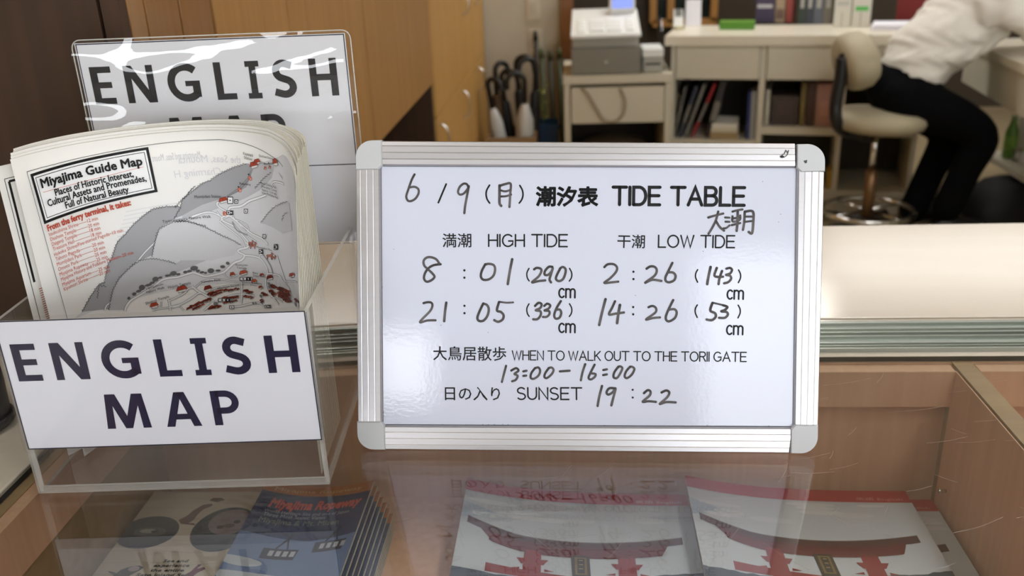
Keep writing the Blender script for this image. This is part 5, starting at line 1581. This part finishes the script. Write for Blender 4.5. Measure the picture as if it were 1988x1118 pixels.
for x0, x1, y1, col, lab in ((1484, 1492, 178, S(190, 184, 168), 'cream folder standing leftmost in the right desk bay'), (1496, 1548, 190, S(70, 58, 54), 'wide dark binder in the right desk bay'), (1552, 1562, 165, S(120, 104, 58), 'olive folder in the middle of the right desk bay'), (1564, 1580, 162, S(74, 52, 42), 'brown folder left of the pink box file'), (1582, 1626, 166, S(176, 130, 116), 'pink box file at the right end of the right desk bay')):
    u0 = du(x0, 230)[0]; u1 = du(x1, 230)[0]; t = dthing('box_file', lab, 'box file', u0, zs1, .15, 'files standing in the right desk bay')
    dbox(MB(), u0, u1, .05, .33, zs1 + .001, du(x0, y1)[1]).obj('case', mat('file_%d' % x0, col, .6), t)
    dbox(MB(), u0 + (u1 - u0) * .2, u1 - (u1 - u0) * .2, .0485, .0499, zs1 + .05, zs1 + .12).obj('spine_label', mat('file_label_%d' % x0, tuple(min(1, c_ * 1.25) for c_ in col), .6), t)
u0 = du(1606, 350)[0]; t = dthing('carton', 'small yellow carton on the lowest desk shelf', 'carton', u0, .12)
dbox(MB(), u0, u0 + .05, .03, .15, .1205, .2).obj('body', mat('yellow_carton', S(176, 142, 52), .6), t)
dbox(MB(), u0 - .001, u0 + .051, .029, .151, .201, .206).obj('lid', mat('yellow_carton_lid', S(190, 156, 66), .6), t)

# ---- things on the desk top
def top_pt(px, py):
    return P(px, py, z=DZ)


p = top_pt(1318, 58)
ct = thing('card_terminal', 'white handheld card terminal on its stand at the left end of the desk top', 'card terminal', p + Vector((0, .03, 0)))
MB().box((p.x - .03, p.y, DZ + .0005), (p.x + .03, p.y + .08, DZ + .02), bev=.004).obj('base', mat('terminal_beige', S(196, 190, 160), .4), ct)
m = MB(); m.obox(p + Vector((-.024, .02, .02)), Vector((.048, 0, 0)), Vector((0, .025, 0)), Vector((0, .03, .075))); m.obj('body', M_rw, ct)
m = MB(); m.obox(p + Vector((-.018, .035, .062)), Vector((.036, 0, 0)), Vector((0, .012, 0)), Vector((0, .014, .036))); m.obj('display', mat('terminal_display', S(110, 112, 110), .3), ct)
cable('white_cable', [p + Vector((0, -.002, .012)), P(1316, 66, y=p.y - .06), P(1313, 85, y=p.y - .1), P(1305, 130, y=p.y - .11), P(1300, 155, y=p.y - .11), P(1310, 172, y=p.y - .11), P(1318, 190, y=p.y - .11), P(1314, 210, y=p.y - .1), P(1300, 219, y=p.y - .08)], .005, mat('white_cable', S(206, 198, 172), .5), 'white cable hanging from the card terminal down the desk front')
p = top_pt(1346, 50)
pc = thing('paper_card', 'white folded paper card standing on the desk beside the card terminal', 'card', p)
m = MB(); m.obox(p + Vector((-.04, 0, .001)), Vector((.08, 0, 0)), Vector((0, .003, 0)), Vector((0, .02, .13))); m.obox(p + Vector((-.04, .05, .001)), Vector((.08, 0, 0)), Vector((0, .003, 0)), Vector((0, -.026, .13))); m.obj('card', M_paper, pc)
p0_ = top_pt(1396, 58); p1_ = top_pt(1464, 58)
gb = thing('pencil_case', 'long green pencil case lying on the desk top', 'pencil case', (p0_ + p1_) / 2)
m = MB(); e_ = (p1_ - p0_); m.obox(p0_ + Vector((0, 0, .001)), e_, DN * .07, Vector((0, 0, .034))); o = m.obj('case', mat('green_plastic', S(84, 142, 44), .4), gb)
m = MB(); m.obox(p0_ + Vector((0, 0, .0355)) + DN * .004, e_, DN * .062, Vector((0, 0, .006))); m.obj('lid', mat('green_plastic_lid', S(120, 168, 70), .4), gb)


def standing(px0, px1, pybase, pytop, th, mats_, name, lab, cat, group=None, lean=0.0):
    a = top_pt(px0, pybase); b = top_pt(px1, pybase); b.z = a.z
    tz = P(px0, pytop, y=a.y).z - a.z if pytop is not None else .28
    t = thing(name, lab, cat, (a + b) / 2, group); e = b - a; n_ = Vector((-e.y, e.x, 0)).normalized()
    m = MB(); m.obox(a + Vector((0, 0, .001)), e, n_ * th, Vector((0, lean, max(.03, tz)))); m.obj('body', mats_, t)
    return t, a, e, n_


t, a, e, n_ = standing(1466, 1502, 44, None, .03, mat('magazine_dark', S(74, 66, 92), .4), 'magazine', 'dark purple magazine with white heading standing on the desk', 'magazine')
m = MB(); m.obox(a + e * .08 - n_ * .001 + Vector((0, 0, .075)), e * .8, n_ * .0008, Vector((0, 0, .018))); m.obj('heading', mat('heading_white', S(200, 200, 205), .5), t)
t, a, e, n_ = standing(1504, 1522, 44, None, .04, mat('magazine_tan', S(172, 152, 128), .5), 'magazine', 'tan magazine standing right of the dark purple magazine', 'magazine')
m = MB(); m.obox(a + e * .1 - n_ * .001 + Vector((0, 0, .02)), e * .8, n_ * .0008, Vector((0, 0, .05))); m.obj('picture', mat('tan_picture', S(120, 96, 84), .5), t)
t, a, e, n_ = standing(1524, 1538, 44, None, .12, mat('book_red', S(160, 74, 66), .5), 'magazine', 'red spined magazine standing left of the green binder', 'magazine')
for x0, x1, col, lab in ((1548, 1562, S(48, 62, 54), 'dark green binder standing on the desk top'), (1563, 1577, S(58, 62, 74), 'slate binder standing right of the dark green one'), (1578, 1596, S(92, 98, 110), 'blue grey binder in the middle of the desk top row'), (1597, 1614, S(116, 112, 104), 'grey binder standing beside the white box file')):
    t, a, e, n_ = standing(x0, x1, 47, None, .2, mat('binder_%d' % x0, col, .5), 'binder', lab, 'binder', 'binders on the desk top')
    m = MB(); m.obox(a + e * .25 - n_ * .001 + Vector((0, 0, .08)), e * .5, n_ * .0008, Vector((0, 0, .09))); m.obj('spine_label', mat('binder_label', S(170, 170, 168), .6), t)
for x0, x1, lab, green in ((1617, 1650, 'white box file on the desk top left of the green labelled one', 0), (1652, 1688, 'white box file with a green label on the desk top', 1)):
    t, a, e, n_ = standing(x0, x1, 52, None, .22, mat('box_white', S(214, 212, 202), .5), 'box_file', lab, 'box file', 'white box files on the desk top')
    m = MB(); m.obox(a + e * .15 - n_ * .001 + Vector((0, 0, .075 if green else .10)), e * .7, n_ * .0008, Vector((0, 0, .022))); m.obj('label', mat('label_green' if green else 'label_grey', S(96, 186, 92) if green else S(190, 190, 184), .5), t)
    m = MB(); m.obox(a + e * .45 - n_ * .001 + Vector((0, 0, .0)), e * .05, n_ * .0008, Vector((0, 0, .07))); m.obj('slot', mat('slot_grey', S(150, 148, 140), .5), t)
t, a, e, n_ = standing(1738, 1804, 42, None, .2, mat('red_box', S(134, 34, 34), .5), 'box_file', 'dark red box on the desk top behind the seated person', 'box file')
m = MB(); m.obox(a - n_ * .001 + e * .0 + Vector((0, 0, .14)), e, n_ * .0008, Vector((0, 0, .1))); m.obj('label', mat('red_box_label', S(206, 204, 200), .5), t)
for k in range(2):
    a = top_pt(1692, 60); b = top_pt(1764, 60); b.z = a.z
    t = thing('paper_sheaf', ('lower white paper sheaf on the desk top beside the red box', 'upper white paper sheaf fanned on the desk top beside the red box')[k], 'papers', (a + b) / 2 + Vector((0, 0, .008 * k)))
    m = MB(); d_ = (b - a); n_ = Vector((-d_.y, d_.x, 0)).normalized(); m.obox(a + Vector((.008 * k, .004 * k, .001 + .013 * k)), d_, n_ * .2, Vector((0, 0, .012))); m.obj('sheets', M_paper, t)

# wooden framed windows beyond the desk
YW = 6.9
m = MB()
zb_ = P(1385, 40, y=YW).z
xs_ = [P(px, 10, y=YW).x for px in (1268, 1302, 1386)]
for x in xs_:
    m.box((x - .025, YW - .03, zb_), (x + .025, YW + .05, 2.3))
m.box((xs_[0], YW - .03, zb_ - .03), (xs_[-1] + .025, YW + .05, zb_ + .02)).box((xs_[0], YW - .03, 2.25), (xs_[-1] + .025, YW + .05, 2.3))
o = struct(m.obj('window_3', mat('orange_wood_frame', S(178, 128, 66), .5)))
MB().box((xs_[0], YW + .02, zb_), (xs_[-1], YW + .03, 2.28)).obj('pane', mat('dark_pane', S(36, 42, 38), .15), o)

# ================================================================== STOOL CHAIR
YC = 4.05; CZ = .522
cc = P(1703, 240, y=YC)
ch = thing('office_chair', 'beige swivel chair with black back bracket and chrome foot ring', 'chair', (cc.x, YC, 0))
m = MB().lathe((0, 0, 0), [(.02, -.03), (.16, -.028), (.195, -.012), (.205, .012), (.198, .034), (.17, .05), (.1, .058), (.01, .06)], 32)
m.v = [Vector((cc.x + v.x * 1.0, YC + v.y, CZ + v.z - .01 * (v.x / .2))) for v in m.v]
m.obj('seat', M_greyfab, ch)
bk = P(1660, 118, y=YC)
m = MB().lathe((0, 0, 0), [(.02, -.035), (.10, -.034), (.125, -.02), (.13, .0), (.125, .02), (.10, .036), (.02, .042)], 28)
RT = Matrix.Rotation(math.radians(78), 3, 'Y') @ Matrix.Rotation(math.radians(8), 3, 'Z')
m.v = [Vector((bk.x, YC, bk.z)) + RT @ Vector((v.x * .92, v.y * 1.35, v.z * 1.9)) for v in m.v]
m.obj('backrest', M_greyfab, ch)
YB = YC - .09
q = [P(1636, 112, y=YB), P(1632, 150, y=YB), P(1623, 200, y=YB), P(1624, 235, y=YB), P(1640, 254, y=YC), P(1690, 262, y=YC)]
MB().tube(smooth_line(q, 6), [.027] * 31, 10).obj('back_bracket', M_blackpl, ch)
MB().tube([P(1636, 112, y=YB), bk + Vector((-.01, 0, 0))], .02, 10).obj('bracket_joint', M_blackpl, ch)
MB().tube([(cc.x, YC, CZ - .03), (cc.x, YC, .30)], .0145, 14).obj('gas_lift', M_chrome, ch)
MB().tube([(cc.x, YC, .06), (cc.x, YC, .31)], .026, 14).obj('column', mat('tan_column', S(126, 96, 66), .35, metal=.6), ch)
MB().tube([(cc.x - .05, YC - .06, CZ - .05), (cc.x - .09, YC - .10, CZ - .05)], .008, 8).obj('height_lever', M_blackpl, ch)
rp = [(cc.x + .20 * math.cos(a), YC + .20 * math.sin(a), .12) for a in [2 * math.pi * k / 40 for k in range(41)]]
MB().tube(rp, .011, 8, caps=False).obj('foot_ring', M_chrome, ch)
for k in range(4):
    a = k * math.pi / 2 + .5; d = Vector((math.cos(a), math.sin(a), 0)); b = Vector((cc.x, YC, 0))
    MB().tube([b + d * .03 + Vector((0, 0, .12)), b + d * .2 + Vector((0, 0, .12))], .006, 8).obj('ring_spoke', M_chrome, ch)
for k in range(5):
    a = k * math.pi * 2 / 5 + .95; d = Vector((math.cos(a), math.sin(a), 0)); b = Vector((cc.x, YC, 0))
    lg = MB().tube([b + d * .02 + Vector((0, 0, .075)), b + d * .16 + Vector((0, 0, .06)), b + d * .27 + Vector((0, 0, .045))], [.02, .017, .013], 10).obj('leg', mat('dark_base', S(58, 52, 46), .4), ch)
    w_ = b + d * .27 + Vector((0, 0, .022)); s_ = d.cross(Vector((0, 0, 1))) * .016
    MB().tube([w_ - s_, w_ + s_], .0215, 14).obj('caster', M_blackpl, lg)

# ================================================================== RIGHT-HAND DESK
ZR = .80
ra = P(1900, 88, z=ZR); rb = P(1988, 126, z=ZR)
re = (rb - ra).normalized(); rn = Vector((-re.y, re.x, 0))
if rn.x < 0:
    rn = -rn
rd = thing('side_desk', 'cream desk at the right edge where the person is leaning', 'desk', ra + rn * .3)
s0 = ra - re * .25; LR = 1.6
m = MB().obox(Vector((s0.x, s0.y, ZR - .035)), re * LR, rn * .62, Vector((0, 0, .035))); m.obj('desk_top', M_creamtop, rd)
za = .60
m = MB().obox(Vector((s0.x, s0.y, za)) + rn * .012 + re * .02, re * (LR - .04), rn * .02, Vector((0, 0, ZR - .036 - za))); m.obj('apron', M_cream, rd)
zlow = .26
la = P(1925, 304, z=zlow); lb = P(1988, 341, z=zlow); le = (lb - la).normalized(); ln_ = Vector((-le.y, le.x, 0)); ln_ = ln_ if ln_.x > 0 else -ln_
m = MB().obox(Vector((la.x, la.y, zlow - .03)) - le * .12, le * 1.2, ln_ * .45, Vector((0, 0, .03))); m.obj('low_shelf', M_creamtop, rd)
m = MB().obox(Vector((la.x, la.y, 0)) + ln_ * .40 - le * .2, le * 1.4, ln_ * .03, Vector((0, 0, za))); m.obj('back_panel', mat('desk_inner_grey', S(96, 92, 88), .6), rd)
m = MB().obox(Vector((s0.x, s0.y, 0)) + rn * .3 + re * .02, re * .03, rn * .3, Vector((0, 0, ZR - .036))); m.obj('side_panel', M_cream, rd)
m = MB().obox(Vector((s0.x, s0.y, 0)) + rn * .3 + re * (LR - .05), re * .03, rn * .3, Vector((0, 0, ZR - .036))); m.obj('side_panel', M_cream, rd)
p = P(1957, 306, z=zlow)
bt_ = thing('green_bottle', 'green drink bottle on the low shelf of the right-hand desk', 'bottle', p)
MB().lathe(p, [(.026, .001), (.030, .006), (.030, .10), (.028, .13), (.016, .165), (.013, .175), (.013, .185)], 24).obj('body', mat('green_bottle_body', S(98, 142, 48), .3), bt_)
MB().lathe(p, [(.0306, .04), (.0306, .11)], 24).obj('label', mat('bottle_label', S(122, 164, 62), .4), bt_)
MB().lathe(p, [(.015, .186), (.015, .205), (.012, .207)], 20).obj('cap', mat('bottle_cap', S(160, 178, 130), .4), bt_)
p = P(1972, 312, z=zlow)
cp = thing('clear_cup', 'small clear cup beside the green bottle', 'cup', p)
MB().lathe(p, [(.018, .001), (.024, .06), (.0225, .06), (.017, .004)], 20).obj('cup', M_acryl, cp)
p = P(1960, 430, z=0)
bg = thing('black_bag', 'black bag on the floor under the right-hand desk', 'bag', Vector((p.x + .1, p.y, 0)))
m = MB(); bm = bmesh.new(); bmesh.ops.create_cube(bm, size=1); bmesh.ops.subdivide_edges(bm, edges=bm.edges[:], cuts=5, use_grid_fill=True)
for v in bm.verts:
    c_ = v.co.copy(); k = 1 - .25 * abs(c_.z + .5); n3 = c_.normalized() * .62
    c_ = c_.lerp(n3, .45); v.co = Vector((p.x + .14 + c_.x * .74 * k, p.y + c_.y * .34 * k, .105 + c_.z * .20 + .008 * math.sin(c_.x * 19) * math.cos(c_.y * 15)))
m.bm(bm, 0, True); m.obj('body', mat('black_cloth', S(20, 20, 22), .7), bg)
MB().tube(smooth_line([(p.x, p.y - .02, .17), (p.x + .05, p.y - .05, .20), (p.x + .16, p.y - .05, .205), (p.x + .22, p.y - .02, .17)], 6), .008, 8).obj('strap', mat('black_strap', S(28, 28, 30), .6), bg)

# ================================================================== PERSON
YP = 4.13


def blob_mesh(name, chains, parent, m_, voxel=.012, smooth=6):
    """one continuous surface from tapered limb chains: [(place, radius or (across, side)), ...]"""
    bm = bmesh.new()

    def ring(p, t, r_, n=18):
        r1, r2 = r_ if isinstance(r_, tuple) else (r_, r_)
        side = Vector((0, 1, 0)) - t * t.y
        side = side.normalized() if side.length > .2 else t.orthogonal().normalized()
        oth = t.cross(side)
        return [bm.verts.new(p + oth * (r1 * math.cos(q_)) + side * (r2 * math.sin(q_))) for q_ in [2 * math.pi * k / n for k in range(n)]]
    for ch_ in chains:
        ps = []
        for i in range(len(ch_) - 1):
            for k in range(6):
                t = k / 6; r0, r1 = [c_[1] if isinstance(c_[1], tuple) else (c_[1], c_[1]) for c_ in (ch_[i], ch_[i + 1])]
                tt = t * t * (3 - 2 * t)
                p0, p1, p2, p3 = [Vector(ch_[min(max(i + d_, 0), len(ch_) - 1)][0]) for d_ in (-1, 0, 1, 2)]
                p = 0.5 * ((2 * p1) + (p2 - p0) * t + (2 * p0 - 5 * p1 + 4 * p2 - p3) * t * t + (3 * p1 - p0 - 3 * p2 + p3) * t ** 3)
                ps.append((p, tuple(x + (y - x) * tt for x, y in zip(r0, r1))))
        e_ = ch_[-1]; ps.append((Vector(e_[0]), e_[1] if isinstance(e_[1], tuple) else (e_[1], e_[1])))
        # rounded ends
        t0 = (ps[1][0] - ps[0][0]).normalized(); t1 = (ps[-1][0] - ps[-2][0]).normalized()
        for q_ in (.5, .85):
            ps.insert(0, (ps[0][0] - t0 * min(ps[0][1]) * .45, tuple(x * (1 - q_ * .45) for x in ps[0][1])))
            ps.append((ps[-1][0] + t1 * min(ps[-1][1]) * .45, tuple(x * (1 - q_ * .45) for x in ps[-1][1])))
        rings = []
        for i, (p, r_) in enumerate(ps):
            t = (ps[min(i + 1, len(ps) - 1)][0] - ps[max(i - 1, 0)][0]).normalized(); rings.append(ring(p, t, r_))
        for a_, b_ in zip(rings[:-1], rings[1:]):
            for k in range(18):
                bm.faces.new((a_[k], a_[(k + 1) % 18], b_[(k + 1) % 18], b_[k]))
        bm.faces.new(rings[0][::-1]); bm.faces.new(rings[-1])
    off = Vector(parent.location)
    for v in bm.verts:
        v.co -= off
    me = bpy.data.meshes.new(name); bmesh.ops.recalc_face_normals(bm, faces=bm.faces[:]); bm.to_mesh(me); bm.free()
    o = bpy.data.objects.new(name, me); COL.objects.link(o)
    rm = o.modifiers.new('remesh', 'REMESH'); rm.mode = 'VOXEL'; rm.voxel_size = voxel
    if smooth:
        sm_ = o.modifiers.new('smooth', 'SMOOTH'); sm_.iterations = smooth; sm_.factor = .5
    dg = bpy.context.evaluated_depsgraph_get(); dg.update()
    nm = bpy.data.meshes.new_from_object(o.evaluated_get(dg)); nm.name = name
    bpy.data.objects.remove(o); bpy.data.meshes.remove(me)
    nm.materials.clear(); nm.materials.append(m_)
    for q_ in nm.polygons:
        q_.use_smooth = True
    o = bpy.data.objects.new(name, nm); COL.objects.link(o); o.parent = parent
    return o


hipc = P(1742, 190, y=YP)
per = thing('person', 'person in white shirt and black trousers, seated leaning forward over the side desk', 'person', (hipc.x, YP, 0))
M_skin = mat('skin', S(206, 160, 130), .5); M_shirt = mat('white_shirt', S(232, 228, 220), .75, bump=.9, bscale=15); M_trous = mat('black_trousers', S(11, 11, 14), .95, spec=.1); M_shoe = mat('black_shoe', S(14, 13, 13), .35); M_hair = mat('dark_hair', S(24, 20, 18), .5)
HW = .085
PX3 = lambda px, py, dy=0.0: P(px, py, y=YP + dy)
hip = PX3(1740, 186); waist = PX3(1778, 118); chest = PX3(1860, 62); neck0 = PX3(1955, -20); neck = PX3(1990, -50); head = PX3(2045, -95); crown = head + Vector((.06, 0, .07))
hl, hr = hip + Vector((.02, -HW, 0)), hip + Vector((.02, HW, 0))
knL, knR = PX3(1900, 262, -.10), PX3(1838, 262, .12)
anL, anR = PX3(1838, 398, -.10), PX3(1772, 404, .12)
toeL, toeR = Vector((anL.x + .15, anL.y, .035)), Vector((anR.x + .15, anR.y, .035))
hlL, hlR = Vector((anL.x - .03, anL.y, .04)), Vector((anR.x - .03, anR.y, .04))
shL, shR = PX3(1945, 5, -.17), PX3(1945, 5, .17)
elL, elR = PX3(2060, 82, -.24), PX3(2075, 62, .22)
wrL, wrR = PX3(2150, 70, -.16), PX3(2150, 58, .16)
chains = [[(hip, (.12, .13)), (waist, (.10, .12)), (chest, (.115, .14)), (neck0, (.07, .10)), (neck, .048), (head + Vector((-.03, 0, -.04)), .055)],
          [(head + Vector((-.02, 0, -.03)), (.078, .072)), (head, (.095, .078)), (crown, (.07, .065))],
          [(chest + (neck0 - chest) * .7, .06), (shL, .052), (elL, .038), (wrL, .025)], [(chest + (neck0 - chest) * .7, .06), (shR, .052), (elR, .038), (wrR, .025)],
          [(hl, .085), (knL, .055), (anL, .034)], [(hr, .085), (knR, .055), (anR, .034)],
          [(hlL, .034), (Vector((anL.x + .04, anL.y, .045)), .036), (toeL, (.022, .036))], [(hlR, .034), (Vector((anR.x + .04, anR.y, .045)), .036), (toeR, (.022, .036))]]
# hands: palm and five fingers each
for w_, el, sgn in ((wrL, elL, 1), (wrR, elR, -1)):
    d = (w_ - el).normalized(); d = Vector((d.x, d.y, d.z * .3)).normalized(); sd = d.cross(Vector((0, 0, 1))).normalized() * sgn
    palm = w_ + d * .05; chains.append([(w_, (.018, .024)), (palm, (.014, .036)), (palm + d * .035, (.012, .036))])
    for s_, L in ((-.028, .065), (-.0095, .078), (.0095, .084), (.028, .076)):
        b0_ = palm + d * .03 + sd * s_
        chains.append([(b0_, .0095), (b0_ + d * L * .5 + Vector((0, 0, .004)), .0085), (b0_ + d * L * .95 + Vector((0, 0, -.012)), .007)])
    tb_ = palm - sd * .026 - d * .012
    chains.append([(tb_, .012), (tb_ - sd * .024 + d * .028, .0095), (tb_ - sd * .03 + d * .052, .008)])
blob_mesh('body', chains, per, M_skin, .006, 4)
fd = Vector((.8, 0, -.45)).normalized()
m = MB().lathe((0, 0, 0), [(.002, -.02), (.012, -.014), (.016, 0), (.010, .02), (.003, .032)], 12); m.v = [head + fd * .088 + v for v in m.v]; m.obj('nose', M_skin, per)
for s_ in (-1, 1):
    m = MB().lathe((0, 0, 0), [(.002, -.012), (.011, -.006), (.011, .006), (.002, .012)], 12); m.v = [head + fd * .078 + Vector((.012, s_ * .032, .028)) + v for v in m.v]; m.obj('eye', mat('eye_dark', S(40, 34, 30), .3), per)
    m = MB().lathe((0, 0, 0), [(.004, -.03), (.012, -.02), (.014, .01), (.004, .03)], 12); m.v = [head + Vector((-.01, s_ * .082, .0)) + v for v in m.v]; m.obj('ear', M_skin, per)
m = MB().box(head + fd * .082 + Vector((-.02, -.024, -.052)), head + fd * .082 + Vector((-.008, .024, -.044)), bev=.003); m.obj('mouth', mat('lips', S(160, 96, 88), .5), per)
blob_mesh('hair', [[(head + Vector((-.05, 0, -.06)), .06), (head + Vector((-.045, 0, .0)), (.08, .086)), (crown + Vector((-.03, 0, .02)), (.075, .078)), (crown + Vector((.015, 0, .025)), .045)]], per, M_hair, .008)
# shirt: torso and sleeves, a little wider than the body, gathered over the belt
blob_mesh('shirt', [[(PX3(1766, 142), (.135, .155)), (PX3(1795, 102), (.150, .16)), (PX3(1845, 62), (.165, .17)), (PX3(1900, 20), (.165, .165)), (PX3(1950, -16), (.11, .115))],
                    [(PX3(1915, 15, -.13), .085), (PX3(1955, 10, -.18), .082), (PX3(2005, 44, -.22), .068), (elL, .056), (elL.lerp(wrL, .8), .042)],
                    [(PX3(1915, 15, .13), .085), (PX3(1955, 10, .18), .082), (PX3(2010, 36, .20), .068), (elR, .056), (elR.lerp(wrR, .8), .042)]], per, M_shirt, .010, 5)
for o_ in per.children:
    if o_.name.startswith('shirt'):
        ns_ = [v.normal.copy() for v in o_.data.vertices]
        for v, n_ in zip(o_.data.vertices, ns_):
            p_ = v.co; f_ = math.sin(46 * (p_.z * 1.1 - p_.x * .35) + 2.4 * math.sin(11 * p_.x + 8 * p_.y) + 1.5 * math.sin(17 * p_.z + 5 * p_.y))
            v.co = p_ + n_ * (.006 * f_ + .003 * math.sin(70 * p_.x + 25 * p_.z + 3 * f_))
blob_mesh('trousers', [[(PX3(1775, 138), (.135, .145)), (PX3(1752, 172), (.15, .16)), (PX3(1748, 196), (.13, .165))],
                       [(PX3(1755, 186, -HW), .118), (PX3(1822, 216, -.10), .098), (knL, .080), (PX3(1872, 335, -.10), .066), (anL + Vector((0, 0, -.02)), .066)],
                       [(PX3(1752, 186, HW), .118), (PX3(1800, 220, .11), .096), (knR, .078), (PX3(1806, 335, .12), .066), (anR + Vector((0, 0, -.02)), .066)]], per, M_trous, .012, 4)
for h_, a_2, t_ in ((hlL, anL, toeL), (hlR, anR, toeR)):
    blob_mesh('shoe', [[(h_, .040), (Vector((a_2.x + .04, a_2.y, .05)), .046), (t_, (.034, .042))]], per, M_shoe, .008)
